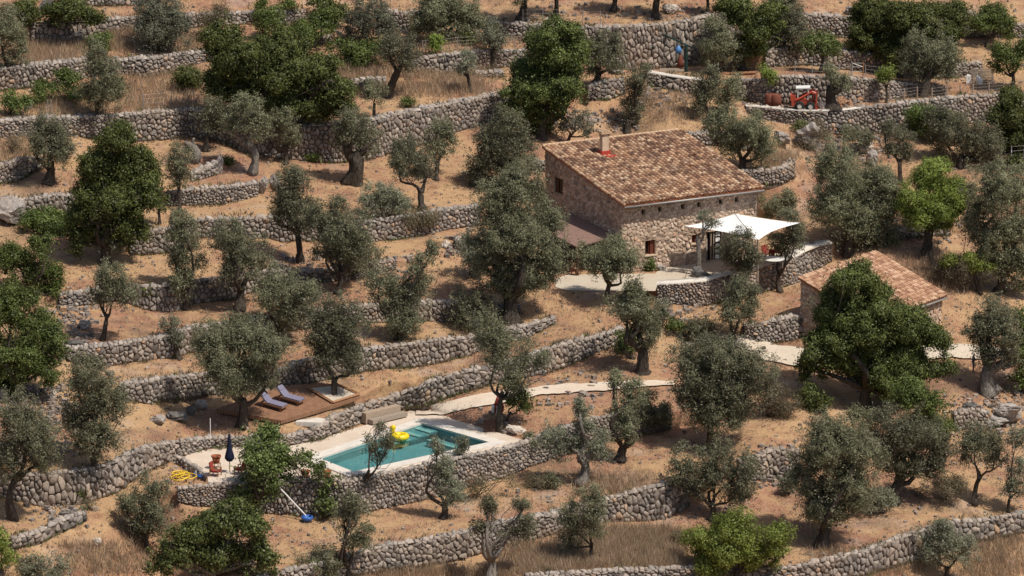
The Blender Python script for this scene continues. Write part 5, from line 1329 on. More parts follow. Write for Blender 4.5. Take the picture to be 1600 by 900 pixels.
# pale verge and ridge mortar
flat_mat('verge', (0.52,0.36,0.23), 0.9, 0.1, 0.25, 5)
mb = MB()
for k in range(int(RLa/0.4)):
    p = RO+sl*(RLb-0.1)+he*(0.2+k*0.4)+rnrm*0.14; mb.tube([p-he*0.22, p+he*0.22], [0.13, 0.11], 8)
for k in range(int(RLb/0.4)):
    p = RO+sl*(0.2+k*0.4)+rnrm*0.13; mb.tube([p-sl*0.22, p+sl*0.22], [0.11, 0.09], 8)
mb.build('verge_tiles', M['verge'], roof, smooth=True)
mb = MB(); p = RO-sl*0.06-up*0.12; mb.tube([p, p+he*RLa], 0.08, 8); q = RO+he*(RLa-0.3)-up*0.15
mb.tube([q, q+hb*0.5-up*0.5, q+hb*0.5-up*2.6], 0.05, 8); hl(mb.build('gutter', M['steel'], house, smooth=True))
ch = on_plane(944, 243, RO, rnrm); crz = math.atan2(he.y, he.x)
mb = MB(); mb.box(ch+up*0.85, (0.62, 0.5, 2.1), crz); chim = hl(mb.build('chimney', M['plaster'], house))
mb = MB(); mb.box(ch+up*0.18, (0.86, 0.70, 0.55), crz); mb.box(ch-sl*0.55+rnrm*0.16+he*0.25, (1.0, 0.9, 0.10), crz, 0, 0); mb.build('flashing', M['flashing_red'], chim)
mb = MB()
for k in (-1, 1):
    for s_ in (-1, 1): mb.box(ch+up*1.8+he*0.28*k+hb*0.18*s_, (0.14, 0.14, 0.26), crz)
mb.box(ch+up*1.97, (0.95, 0.78, 0.07), crz)
for k in (-1, 0, 1): mb.tube([ch+up*2.05+he*0.3*k-hb*0.36, ch+up*2.05+he*0.3*k+hb*0.36], 0.13, 8)
mb.build('chimney_cap', M['verge'], chim)

# lean-to against the gable
LT = thing('lean_to', 'low brown roofed lean-to porch against the farmhouse gable', 'porch', tuple(HA)); 
w1 = on_plane(963, 369, HA, gn); w2 = on_plane(893, 352, HA, gn)
zt = w1.z+0.1; w1 = Vector((w1.x, w1.y, zt)); w2 = Vector((w2.x, w2.y, zt+0.25)); o1 = w1-he*3.8-up*0.55; o2 = w2-he*3.8-up*0.45
mb = MB(); Pq = [w1, w2, o2, o1]; mb.add([tuple(p-HA) for p in Pq]+[tuple(p-HA-up*0.12) for p in Pq], [(3,2,1,0),(4,5,6,7),(0,1,5,4),(1,2,6,5),(2,3,7,6),(3,0,4,7)])
mb.build('roof', M['annex_roof'], LT)
for p in (o1, o1.lerp(o2, 0.5), o2):
    mb = MB(); mb.tube([Vector((p.x, p.y, ZH))-HA+he*0.15, p-HA+he*0.15-up*0.1], 0.1, 8); mb.build('post', M['dark_wood'], LT)
mb = MB(); mb.box((w1+w2)/2-HA-up*1.4-gn*(-0.10), (0.15, (w2-w1).length, 2.4), math.atan2(he.y, he.x)); mb.build('painted_shade', M['dark_wood'], LT)  # dark panel on the gable, standing in for shade under the lean-to roof

# ---------------------------------------------------------------- small outbuilding
g3 = G(1478, 503); T3 = Vector(tuple(float(x) for x in at_y(1480, 463, g3.y))); T4 = hit(1362, 505, T3.z)
ea = (T4-T3); EL = ea.length; ea.normalize(); eb = Vector((-ea.y, ea.x, 0)); eb = eb if project(T3+eb)[0] < project(T3)[0] else -eb
SW = solve_len(T3, eb, 1365); T2h = T3+eb*SW; z2 = at_y(1365, 393, T2h.y)[2]; T2 = Vector((T2h.x, T2h.y, float(z2))); T1 = T2+ea*EL
ob = thing('outbuilding', 'small stone outbuilding with an orange tiled roof behind the largest carob', 'outbuilding', tuple(g3))
ol = lambda o: (setattr(o, 'location', -g3), o)[1]
inb = 0.35; c3 = T3-up*0.15+eb*inb+ea*0.3; c4 = T4-up*0.15+eb*inb-ea*0.3; c1 = T1-up*0.25-eb*0.1-ea*0.3; c2 = T2-up*0.25-eb*0.1+ea*0.3
zb = g3.z-2.2
def floor_(p): return Vector((p.x, p.y, zb))
Hh = c3.z-zb; nfront = -eb
ol(facade('front_wall', floor_(c4), -ea, nfront, (c3-c4).length, Hh, [], ob, seed=8, sx=0.42, sy=0.34))
ngab = ea
fl = floor_(c1); d_ = (floor_(c4)-fl); Lg = d_.length; d_.normalize()
ol(facade('gable_wall', fl, d_, ngab, Lg, c1.z-zb, [], ob, top=(c1.z-zb, c4.z-zb), seed=9, sx=0.42, sy=0.34))
mb = MB(); V = [tuple(floor_(p)) for p in (c1, c2, c3)]+[tuple(p) for p in (c1, c2, c3)]
mb.add(V, [(0,1,4,3),(1,2,5,4)]); ol(mb.build('rear_walls', M['plaster'], ob))
bs = (T2-T3); BL = bs.length; bs.normalize(); rn2 = ea.cross(bs).normalized(); rn2 = rn2 if rn2.z > 0 else -rn2
mb = MB(); P4 = [T3, T4, T1, T2]; mb.add([tuple(p) for p in P4]+[tuple(p-rn2*0.13) for p in P4], [(0,1,2,3),(7,6,5,4),(0,4,5,1),(1,5,6,2),(2,6,7,3),(3,7,4,0)])
r2 = ol(mb.build('roof', M['terracotta'], ob)); tiled(r2, T3+rn2*0.01, ea, bs, rn2, EL, BL, 34, 'tile_new', (0,0,0), 6)
mb = MB(); p = T3-bs*0.05-up*0.1; mb.tube([p, p+ea*EL], 0.09, 8); ol(mb.build('gutter', M['steel'], ob, smooth=True))

# ---------------------------------------------------------------- awning and patio
tipw = on_plane(1067, 353, HA, hn); ZA = ZH+2.75
cL = Vector(tuple(float(x) for x in at_y(1067, 353, tipw.y-1.6))); ZA = cL.z
cR = hit(1251, 348, ZA+0.2); cF = hit(1185, 375, ZA-0.25); cBk = cL+cR-cF; cBk = Vector(tuple(float(x) for x in at_y(1150, 343, min(cBk.y, on_plane(1150, 343, HA, hn).y-0.5))))
apx = Vector(tuple(float(x) for x in at_y(1149, 334, (cL.y+cR.y+cF.y+cBk.y)/4)))
aw = thing('awning', 'white stretched shade awning with a central peak over the patio', 'awning', tuple(Vector((apx.x, apx.y, ZH))))
AO = Vector((apx.x, apx.y, ZH)); mb = MB(); K = 8
cyc = [cL, cF, cR, cBk]
for i in range(4):
    p0, p1 = cyc[i], cyc[(i+1) % 4]; V = []
    for a in range(K+1):
        s_ = a/K; e_ = p0.lerp(p1, s_); m_ = (cL+cF+cR+cBk)/4; pull = 0.16*4*s_*(1-s_); e_ = e_.lerp(m_, pull)
        for b in range(K+1):
            q = b/K; pnt = apx.lerp(e_, q); pnt.z = e_.z+(apx.z-e_.z)*(1-q)**1.35; V.append(tuple(pnt-AO))
    mb.add(V, [(a*(K+1)+b, a*(K+1)+b+1, (a+1)*(K+1)+b+1, (a+1)*(K+1)+b) for a in range(K) for b in range(K)])
mb.build('canopy', M['white_fabric'], aw, smooth=True)
for c in cyc[:3]:
    mb = MB(); pts_ = []
    for k in range(9):
        q = k/8; pnt = apx.lerp(c, q); pnt.z = c.z+(apx.z-c.z)*(1-q)**1.35+0.012; pts_.append(pnt-AO)
    mb.tube(pts_, 0.025, 4); mb.build('seam', M['plaster'], aw)
for c, nm, r in ((cF, 'pole', 0.09), (apx, 'mast', 0.07)):
    mb = MB(); c2_ = c if nm == 'mast' else c.lerp(apx, 0.02); mb.tube([Vector((c2_.x, c2_.y, ZH))-AO, c2_-AO], r, 8); mb.build(nm, M['pale_wood'], aw)
# stone gate post beside the door
gp = hit(1101, 408, ZH); o = MB(); o.tube([(0,0,0),(0.03,0,1.2),(0,0,2.5)], [0.24,0.2,0.19], 8); q = o.build('stone_post', M['boulder_stone'], None, smooth=True, loc=gp); tag(q, 'weathered upright post left of the farmhouse door', 'post')
# earth mound round the old patio olive
boulder(1090, 426, 20, 9, 'low ring of dark stones and earth round the silver twisted olive', 'rock_dark')
def chair(u, v, z, rz, label, mat='cushion_red', wood='red_wood', group='patio chairs'):
    p = hit(u, v, z) if z is not None else G(u, v); r = thing('chair', label, 'chair', tuple(p), rz, group)
    m_ = MB(); m_.box((0,0,0.44), (0.55,0.55,0.10)); m_.build('seat', M[mat], r)
    m_ = MB(); m_.box((0,0.26,0.75), (0.55,0.08,0.60), 0, -0.12); m_.build('backrest', M[mat], r)
    for x in (-0.26, 0.26):
        for y in (-0.24, 0.26):
            m_ = MB(); m_.tube([(x,y,0),(x,y,0.62 if y < 0 else 1.0)], 0.035, 6); m_.build('leg', M[wood], r)
        m_ = MB(); m_.box((x*1.08,0,0.64), (0.07,0.58,0.05)); m_.build('armrest', M[wood], r)
    return r
def table(u, v, z, rz, r_, h, label, mat='white_paint', round_=True):
    p = hit(u, v, z); t_ = thing('table', label, 'table', tuple(p), rz)
    m_ = MB()
    if round_: m_.lathe([(0.01,h-0.05),(r_,h-0.05),(r_,h),(0.01,h)], 20)
    else: m_.box((0,0,h-0.03), (r_*2, r_, 0.06))
    m_.build('tabletop', M[mat], t_)
    for x, y in ((-1,-1),(1,-1),(1,1),(-1,1)):
        m_ = MB(); k = r_*0.6 if round_ else r_*0.9; m_.tube([(x*k, y*(k if round_ else r_*0.4), 0), (x*k, y*(k if round_ else r_*0.4), h-0.05)], 0.035, 6); m_.build('leg', M['pale_wood'], t_)
table(1208, 418, ZH, 0.5, 0.95, 0.78, 'white topped table at the patio edge under the right of the awning')
table(1163, 424, ZH, 0.4, 0.9, 0.6, 'pale low table behind the patio wall, seen through the olive', 'cement')
chair(1197, 403, ZH, 0.6, 'red cushioned chair under the awning left of the white table')
chair(1216, 402, ZH, 2.8, 'red chair behind the white table under the awning')
chair(1203, 410, ZH, -0.6, 'low red chair closest to the white table')
chair(900, 430, ZH, 0.9, 'red wooden chair in the shade at the left end of the gravel court', 'red_wood')

# ---------------------------------------------------------------- pool side things
ca = hit(338, 742, ZP); 
def armchair(u, v, rz, label):
    p = hit(u, v, ZP); r = thing('armchair', label, 'chair', tuple(p), rz, 'wooden armchairs by the pool')
    m_ = MB(); m_.box((0,0,0.42), (0.62,0.66,0.14)); m_.build('seat', M['cushion_red'], r)
    m_ = MB(); m_.box((0,0.34,0.78), (0.62,0.10,0.66), 0, -0.2); m_.build('backrest', M['cushion_red'], r)
    for x in (-0.34, 0.34):
        m_ = MB(); m_.box((x,0.02,0.66), (0.08,0.74,0.05)); m_.build('armrest', M['teak'], r)
        for y in (-0.32, 0.34): m_ = MB(); m_.box((x,y,0.33), (0.07,0.07,0.66)); m_.build('leg', M['teak'], r)
armchair(337, 744, 1.25, 'teak armchair with red cushions on the paved corner by the pool')
armchair(375, 741, -2.0, 'second teak armchair, half hidden behind the dense green fig')
def pot(u, v, z, r_, h, label):
    p = hit(u, v, z); t_ = thing('flower_pot', label, 'flower pot', tuple(p), 0, 'terracotta pots')
    m_ = MB(); m_.lathe([(0.0,0.0),(r_*0.68,0.0),(r_*0.95,h*0.8),(r_*0.86,h*0.8),(r_*0.8,h*0.5)], 18); m_.build('body', M['terracotta'], t_, smooth=True)
    m_ = MB(); m_.lathe([(r_*0.9,h*0.78),(r_*1.08,h*0.78),(r_*1.1,h),(r_*0.92,h),(r_*0.88,h*0.8)], 18); m_.build('rim', M['terracotta'], t_, smooth=True)
    m_ = MB(); m_.lathe([(0.0,h*0.78),(r_*0.9,h*0.78)], 14); m_.build('soil', M['wall_core'], t_)
pot(477, 748, ZP, 0.34, 0.66, 'terracotta pot standing alone on the pool terrace above the wall')
pot(511, 747, ZP, 0.32, 0.60, 'terracotta pot behind the green sapling at the pool corner')
p = hit(338, 733, ZP); st_ = thing('side_table', 'small wooden stand behind the red armchair carrying a pot', 'stand', tuple(p), 0.4)
m_ = MB(); m_.box((0,0,0.52), (0.55,0.55,0.05)); m_.build('tabletop', M['teak'], st_)
for x, y in ((-1,-1),(1,-1),(1,1),(-1,1)): m_ = MB(); m_.box((x*0.23,y*0.23,0.25), (0.05,0.05,0.5)); m_.build('leg', M['teak'], st_)
pot(338, 733, ZP, 0.36, 0.55, 'wide terracotta pot raised on the stand behind the red armchair'); bpy.data.objects[[o.name for o in sc.objects if o.get('label','').startswith('wide terracotta')][0]].location.z += 0.55
p = hit(359, 739, ZP); um = thing('parasol', 'closed navy parasol on a wooden pole next to the red armchair', 'parasol', tuple(p))
m_ = MB(); m_.tube([(0,0,0),(0,0,3.15)], 0.035, 8); m_.build('pole', M['teak'], um)
m_ = MB(); m_.lathe([(0.05,3.12),(0.10,3.0),(0.13,2.5),(0.22,1.9),(0.36,1.35),(0.38,1.15),(0.20,0.95),(0.05,0.95)], 12)
for i in range(len(m_.v)):
    x, y, z = m_.v[i]; f = 1+0.18*math.sin(6*math.atan2(y, x)); m_.v[i] = (x*f, y*f, z)
m_.build('canopy', M['navy_fabric'], um, smooth=True)
m_ = MB(); m_.lathe([(0,0),(0.28,0),(0.26,0.1),(0,0.1)], 14); m_.build('base', M['cement'], um)
p = G(329, 700); po = MB(); po.tube([(0,0,0),(0,0,2.4)], 0.03, 6); q = po.build('garden_pole', M['white_paint'], None, loc=p); tag(q, 'thin white pole standing on the wall behind the pool patio', 'pole')
def hose(u, v, mat, label, n, R0, seed):
    rg = random.Random(seed); p = G(u, v, 0.06); m_ = MB(); pts = []
    for k in range(n*14):
        a = k/14*2*math.pi; r = R0*(0.6+0.4*math.sin(a*0.37+seed))+rg.uniform(-0.05,0.05)
        pts.append((math.cos(a)*r*1.1+0.35*math.sin(a*0.11), math.sin(a)*r*1.5+0.7*math.cos(a*0.13), 0.04+0.03*(k/14)+0.2*abs(math.sin(a*0.23))))
    m_.tube(pts, 0.045, 6); o = m_.build('garden_hose', M[mat], None, smooth=True, loc=p); tag(o, label, 'hose')
hose(283, 748, 'yellow_hose', 'tangled yellow garden hose on bare ground left of the paved corner', 7, 0.75, 3)
hose(307, 748, 'blue_hose', 'small coil of blue hose between the yellow hose and armchair', 3, 0.5, 5)
p = G(480, 815); nt_ = thing('pool_net', 'blue pool net on a white pole leaning against the pool wall', 'pool net', tuple(p))
tp_ = Vector(tuple(float(x) for x in at_y(437, 762, p.y+0.35)))-p
m_ = MB(); m_.tube([(-0.1,0.1,0.45), tuple(tp_)], 0.055, 6); m_.build('pole', M['white_paint'], nt_)
m_ = MB(); m_.lathe([(0.0,-0.05),(0.35,0.05),(0.5,0.3),(0.42,0.4),(0.3,0.2)], 10, (0,0,0.05)); m_.build('net', M['blue_hose'], nt_, smooth=True)
# timber bench of heavy beams
b0 = hit(583, 666, ZP); b1 = hit(637, 653, ZP); bd = (b1-b0); BLn = bd.length; bz = math.atan2(bd.y, bd.x)
bn = Vector((-bd.y, bd.x, 0)).normalized(); bn = bn if bn.y > 0 else -bn
tb = thing('timber_bench', 'bench of two massive weathered beams against the wall by the pool', 'bench', tuple(b0+bn*0.3), bz)
m_ = MB(); m_.box((BLn/2, 0, 0.30), (BLn, 0.6, 0.32)); m_.build('seat', M['grey_wood'], tb)
m_ = MB(); m_.box((BLn/2-0.15, 0.66, 0.50), (BLn, 0.6, 0.85)); m_.build('backrest', M['pale_wood'], tb)
for x in (0.25, BLn-0.25): m_ = MB(); m_.box((x, 0.02, 0.07), (0.35, 0.45, 0.14)); m_.build('foot', M['grey_wood'], tb)
# inflatable ring with a bird's head
p = hit(625, 686, ZP-0.03); fr_ = thing('pool_float', 'yellow inflatable duck ring floating by the pool steps', 'pool float', tuple(p), 2.6)
m_ = MB(); R1, R2 = 0.50, 0.24; V = []; n1, n2 = 28, 12
for i in range(n1):
    for j in range(n2):
        a = 2*math.pi*i/n1; b = 2*math.pi*j/n2; rr_ = R1+R2*math.cos(b); V.append((rr_*math.cos(a), rr_*math.sin(a), R2*0.9+R2*math.sin(b)))
m_.add(V, [(i*n2+j, ((i+1)%n1)*n2+j, ((i+1)%n1)*n2+(j+1)%n2, i*n2+(j+1)%n2) for i in range(n1) for j in range(n2)]); m_.build('ring', M['yellow_plastic'], fr_, smooth=True)
m_ = MB(); m_.tube([(0.55,0,0.3),(0.66,0,0.55),(0.64,0,0.78),(0.60,0,0.93),(0.64,0,1.06)], [0.2,0.17,0.2,0.21,0.09], 12); m_.build('head', M['yellow_plastic'], fr_, smooth=True)
m_ = MB(); m_.tube([(0.78,0,0.88),(0.95,0,0.84)], [0.09,0.03], 8); m_.build('beak', M['orange_plastic'], fr_, smooth=True)
p = G(734, 757, 0.25); m_ = MB(); m_.lathe([(0.001,-0.24)]+[(0.25*math.cos(a), 0.25*math.sin(a)) for a in np.linspace(-1.4,1.4,9)]+[(0.001,0.25)], 16); tag(m_.build('buoy', M['pink_plastic'], None, smooth=True, loc=p), 'small salmon pink ball at the foot of the pool wall', 'ball')
p = hit(767, 675, ZP); bb_ = thing('dark_board', 'dark square board propped beside the tree on the pool terrace', 'board', tuple(p), 0.1)
m_ = MB(); m_.box((0,0,0.52), (1.15,0.10,0.95), 0, -0.2); m_.build('panel', M['dark_wood'], bb_)
for x in (-0.5, 0.5): m_ = MB(); m_.box((x,0.15,0.35), (0.08,0.08,0.75), 0, 0.25); m_.build('leg', M['dark_wood'], bb_)
p = G(777, 650); hc = thing('hanging_chair', 'red and white cloth hanging chair below the olive by the path', 'hanging chair', tuple(p), 0.3)
m_ = MB(); m_.tube([(0,0,1.6),(0.02,0,1.2),(0,0,0.9)], [0.04,0.22,0.30], 8); m_.build('hood', M['cushion_red'], hc, smooth=True)
for k in range(6): m_ = MB(); m_.box((-0.4+k*0.16,-0.1,0.65), (0.13,0.35,0.55), 0, 0.3); m_.build('cloth_stripe', M['cushion_red' if k % 2 else 'white_fabric'], hc)
m_ = MB(); m_.tube([(0,0,1.55),(0.1,0,3.0)], 0.02, 5); m_.build('rope', M['white_paint'], hc)
p = G(484, 659); m_ = MB(); m_.prism([(-1.1,-0.6),(0.9,-0.8),(1.25,0.3),(0.2,0.9),(-0.9,0.5)], -0.2, 0.16); tag(m_.build('stone_step', M['cement'], None, loc=p), 'pale flat stone step between the deck and the dry stone wall', 'step')

# deck following the lie of the terrace
ZDk = (ZD[0]+0.42, ZD[1], ZD[2])
def dk(u, v, up_=0.0):
    q = at_y(u, v, flat_y(u, v, ZDk)); return Vector((float(q[0]), float(q[1]), float(q[2])+up_))
DP = [dk(*q) for q in [(338,639),(439,657),(523,632),(562,618),(530,603),(500,598),(440,603),(395,618)]]
deck = thing('wooden_deck', 'low brown timber deck terrace carrying the two sun loungers', 'deck', tuple(DP[1])); D0 = DP[1].copy()
def slab(pts, th, name, mat, parent, off):
    P_ = [p-off for p in pts]; n = len(P_); m_ = MB()
    ar_ = sum(P_[i].x*P_[(i+1)%n].y-P_[(i+1)%n].x*P_[i].y for i in range(n))
    if ar_ < 0: P_ = P_[::-1]
    V = [tuple(p) for p in P_]+[tuple(p-up*th) for p in P_]; tr = tessellate_polygon([[Vector((p.x, p.y, 0)) for p in P_]]); Tt = []
    for a, b, c in tr:
        if (P_[b]-P_[a]).xy.to_3d().cross((P_[c]-P_[a]).xy.to_3d()).z < 0: a, b, c = a, c, b
        Tt.append((a, b, c))
    m_.add(V, [(i, n+i, n+(i+1)%n, (i+1)%n) for i in range(n)], Tt); return m_.build(name, M[mat], parent)
slab(DP, 0.30, 'deck_boards', 'deck', deck, D0)
PLN = [dk(480,607,0.12), dk(520,631,0.12), dk(561,618,0.12), dk(527,603,0.12)]
for i in range(4):
    a, b = PLN[i], PLN[(i+1) % 4]; m_ = MB(); m_.tube([a-D0, b-D0], 0.12, 4); m_.build('planter_edge', M['teak'], deck)
slab([p-up*0.04 for p in PLN], 0.2, 'planter_gravel', 'gravel', deck, D0)
tilt = math.atan(ZD[1])
def lounger(u, v, ang, label):
    p = dk(u, v, 0.02); r = thing('sun_lounger', label, 'sun lounger', tuple(p), ang, 'sun loungers on the deck')
    r.rotation_euler = (Matrix.Rotation(tilt*0.9, 3, 'X') @ Matrix.Rotation(ang, 3, 'Z')).to_euler()
    m_ = MB(); m_.box((0,0.36,0.30), (2.1,0.07,0.12)); m_.box((0,-0.36,0.30), (2.1,0.07,0.12)); m_.box((1.02,0,0.3), (0.07,0.72,0.1)); m_.box((-1.02,0,0.3), (0.07,0.72,0.1)); m_.build('frame', M['teak'], r)
    for x in (-0.85, 0.85):
        for y in (-0.34, 0.34): m_ = MB(); m_.box((x,y,0.14), (0.09,0.07,0.28)); m_.build('leg', M['teak'], r)
    m_ = MB(); m_.box((0.33,0,0.41), (1.45,0.72,0.12))
    m_.build('mattress', M['lavender_fabric'], r)
    m_ = MB(); m_.box((-0.73,0,0.68), (0.95,0.72,0.12), 0, 0, 0.72); m_.build('backrest', M['lavender_fabric'], r)
    m_ = MB(); m_.box((-0.98,0,0.98), (0.38,0.62,0.10), 0, 0, 0.72); m_.build('pillow', M['lavender_fabric'], r)
    return r
la = (dk(450,642)-dk(412,631)); la = math.atan2(la.y, la.x)
lounger(428, 637, la, 'sun lounger with a lavender mattress nearest the big round olive')
lounger(455, 628, la, 'sun lounger with a lavender mattress nearer the gravel square')

# ---------------------------------------------------------------- upper right: tractor, frame, fences
p = hit(1256, 171.5, ZT); tr_ = thing('tractor', 'small red loader tractor with a white cab roof on the upper terrace', 'tractor', tuple(p), -0.08)
def prt(nm, mat, fn, parent=tr_, smooth=False):
    m_ = MB(); fn(m_); return m_.build(nm, M[mat], parent, smooth=smooth)
prt('body', 'tractor_red', lambda m: (m.box((-0.55,0,0.75), (1.1,1.0,0.6)), m.box((-0.95,0,1.15), (0.5,0.95,0.5)), m.box((0.35,0,0.75), (0.9,0.8,0.45))))
prt('engine_housing', 'black_metal', lambda m: (m.box((-1.15,0,0.75), (0.25,0.9,0.7)), m.box((0.0,0,0.5), (1.9,0.7,0.25))))
cabo = prt('cab', 'white_paint', lambda m: m.box((-0.08,0,2.05), (1.25,1.05,0.10), 0, 0, -0.05))
for x in (-0.55, 0.35):
    for y in (-0.42, 0.42): prt('cab_post', 'white_paint', lambda m: m.tube([(x,y,1.0),(x+0.03,y,2.0)], 0.05, 6), cabo)
prt('seat', 'black_metal', lambda m: (m.box((-0.3,0,1.15), (0.45,0.5,0.15)), m.box((-0.5,0,1.45), (0.12,0.5,0.6))), cabo)
for y in (-0.5, 0.5):
    prt('loader_arm', 'tractor_red', lambda m: (m.tube([(-0.75,y,0.95),(-0.3,y,1.15),(0.75,y,1.75),(1.05,y,1.65)], [0.10,0.11,0.10,0.09], 4), m.tube([(0.85,y,1.75),(1.0,y,0.3)], 0.07, 4)))
prt('bucket', 'tractor_red', lambda m: (m.box((1.12,0,0.95), (0.12,1.35,1.45), 0, 0, 0.08), m.box((1.0,0,0.25), (0.55,1.35,0.10)), m.box((1.0,0,1.62), (0.5,1.35,0.08))))
for x in (-0.35, 0.62):
    for y in (-0.58, 0.58):
        wh = MB(); V = []; K = 18
        for k in range(K):
            a = 2*math.pi*k/K
            for (yy, rr_) in ((-0.13,0.22),(-0.14,0.38),(-0.08,0.44),(0.08,0.44),(0.14,0.38),(0.13,0.22)): V.append((x+rr_*math.cos(a), y+yy, 0.44+rr_*math.sin(a)))
        wh.add(V, [(k*6+j, k*6+j+1, ((k+1)%K)*6+j+1, ((k+1)%K)*6+j) for k in range(K) for j in range(5)]); w_o = wh.build('wheel', M['rubber'], tr_, smooth=True)
        prt('rim', 'cement', lambda m: m.tube([(x,y-0.1,0.44),(x,y+0.1,0.44)], 0.22, 14), w_o)
for k, (u, v) in enumerate(((1203,165),(1213,166))):
    p = hit(u, v, ZT); m_ = MB(); m_.lathe([(0,0),(0.42,0),(0.48,0.5),(0.42,1.05),(0.36,1.1),(0.34,1.0),(0,0.98)], 16)
    tag(m_.build('barrel', M['rusty_red'], None, smooth=True, loc=p), ('rusty red barrel furthest left of the tractor', 'rusty red barrel just left of the tractor')[k], 'barrel', 'rusty barrels')
# open timber frame
p = G(1042, 108); tf = thing('shelter', 'open shelter frame of dark green posts and rails against the high wall', 'shelter frame', tuple(p))
def fp(u, v, y=0.0): q = at_y(u, v, p.y+y); return Vector(tuple(float(x) for x in q))-p
for (u0, v0, u1, v1, r_, mt, yy) in ((1040,109,1040,54,0.14,'green_paint',1.2),(1072,119,1072,70,0.17,'green_paint',-1.5),(1013,106,1012,68,0.14,'green_paint',0.5)):
    m_ = MB(); m_.tube([fp(u0,v0,yy), fp(u1,v1,yy)], r_, 6); m_.build('post', M[mt], tf)
for (u0, v0, y0_, u1, v1, y1_) in ((1037,54,1.2,1083,75,-1.8),(955,57,1.5,1022,74,0.3)):
    m_ = MB(); m_.tube([fp(u0,v0,y0_), fp(u1,v1,y1_)], 0.08, 6); m_.build('rail', M['green_paint'], tf)
for (u0, v0, u1, v1, r_) in ((1018,107,1009,48,0.13),(1010,104,1007,72,0.05)):
    m_ = MB(); m_.tube([fp(u0,v0,1.4), fp(u1,v1,2.0)], r_, 5); tag(m_.build('plank', M['teak'], None, loc=p), 'rough orange brown plank leaning on the high wall' if r_ > 0.1 else 'thin dark batten leaning beside the orange brown plank', 'plank')
q = Vector(tuple(float(x) for x in at_y(1060, 78, p.y+0.4))); m_ = MB(); m_.lathe([(0.02,0.45),(0.12,0.35),(0.30,0.1),(0.32,-0.1),(0.2,-0.3),(0.02,-0.33)], 9)
tag(m_.build('bag', M['blue_plastic'], None, smooth=True, loc=q), 'bright blue plastic bag hanging in the timber frame', 'bag')
q = G(1063, 106); m_ = MB(); m_.lathe([(0.05,0.0),(0.28,0.05),(0.30,0.5),(0.22,0.9),(0.10,1.15),(0.02,1.2)], 9)
tag(m_.build('sack', M['rusty_red'], None, smooth=True, loc=q), 'reddish brown sack standing under the blue bag', 'sack')
q = G(1050, 112); m_ = MB()
for k in range(3): m_.box((0, k*0.4, 0.06+0.02*k), (2.2, 0.2, 0.07), 0.05*k)
tag(m_.build('board_stack', M['pale_wood'], None, loc=q), 'few pale boards lying on the ground under the timber frame', 'boards')
q = G(1153, 118); m_ = MB(); m_.tube([(-1.6,0,0.15),(1.6,0.1,0.25)], 0.14, 7); tag(m_.build('log', M['teak'], None, loc=q), 'reddish log lying by the rubble left of the small fresh green tree', 'log')
# slatted boards
q = G(1536, 131); sb_ = thing('slatted_boards', 'pale slatted boards leaning on the wall below the upper right green tree', 'boards', tuple(q), 0.0)
for k in range(9): m_ = MB(); m_.box((0, 0.35+k*0.13, 0.10+k*0.115), (2.1, 0.06, 0.09)); m_.build('slat', M['grey_wood'], sb_)
for x in (-0.9, 0.9): m_ = MB(); m_.tube([(x,0.3,0.0),(x,1.55,1.15)], 0.04, 5); m_.build('rail', M['dark_wood'], sb_)
q = G(1513, 130); m_ = MB(); m_.box((0,0,0.35), (0.42,0.35,0.7)); m_.box((0,0,0.74), (0.3,0.25,0.08)); tag(m_.build('canister', M['white_paint'], None, loc=q), 'white and blue canister left of the slatted boards', 'canister')
q = G(1530, 132); m_ = MB(); m_.tube([(0,0,0),(0.05,0,0.4),(-0.25,0.1,0.75)], [0.28,0.3,0.12], 8); tag(m_.build('sack', M['white_fabric'], None, smooth=True, loc=q), 'whitish sack slumped in front of the slatted boards', 'sack')
# metal hoop
q = G(1330, 76); m_ = MB(); m_.tube([(-0.15,0,0),(-0.15,0,1.45),(-0.08,0,1.6),(0.08,0,1.6),(0.15,0,1.45),(0.15,0,0)], 0.035, 6); tag(m_.build('metal_hoop', M['steel'], None, smooth=True, loc=q), 'narrow pale metal hoop left of the widest dark oak', 'hoop')
q = G(1340, 120); ga = thing('wire_gate', 'grey wire mesh gate with a diagonal brace in the upper fence', 'gate', tuple(q))
for x in (-0.5, 0.5): m_ = MB(); m_.tube([(x,0,0),(x,0,1.3)], 0.05, 6); m_.build('post', M['teak' if x > 0 else 'steel'], ga)
m_ = MB()
for z in (0.1, 0.5, 0.9, 1.25): m_.tube([(-0.5,0,z),(0.5,0,z)], 0.02, 4)
m_.tube([(-0.5,0,1.25),(0.5,0,0.9)], 0.03, 4); m_.build('mesh_panel', M['steel'], ga)
def fence(posts, h, label, mat='steel', wires=4, r_=0.035, wr=0.007):
    P_ = [G(u, v) for u, v in posts]; f = thing('wire_fence', label, 'fence', tuple(P_[0]), 0, 'wire fences on the terraces')
    for p_ in P_:
        m_ = MB(); m_.tube([p_-P_[0]-up*0.2, p_-P_[0]+up*h], r_, 6); m_.build('post', M[mat], f)
    m_ = MB()
    for a, b in zip(P_[:-1], P_[1:]):
        for k in range(wires):
            z = h*(0.15+0.8*k/(wires-1)); m_.tube([a-P_[0]+up*z, b-P_[0]+up*z], wr, 4, caps=False)
        n_ = max(2, int((b-a).length/0.6))
        for k in range(1, n_): q_ = a.lerp(b, k/n_)-P_[0]; m_.tube([q_+up*0.1, q_+up*h*0.95], wr*0.7, 3, caps=False)
    m_.build('wire_mesh', M['steel'], f)
fence([(1390,160),(1413,157),(1433,154),(1456,156),(1480,153),(1500,151),(1520,150),(1545,148),(1568,146)], 1.1, 'fence of pale wooden posts along the crest of the long upper right wall', 'pale_wood', r_=0.06)
fence([(1242,119),(1269,120),(1290,121),(1311,121),(1329,121)], 1.25, 'wire fence above the wall behind the tractor')
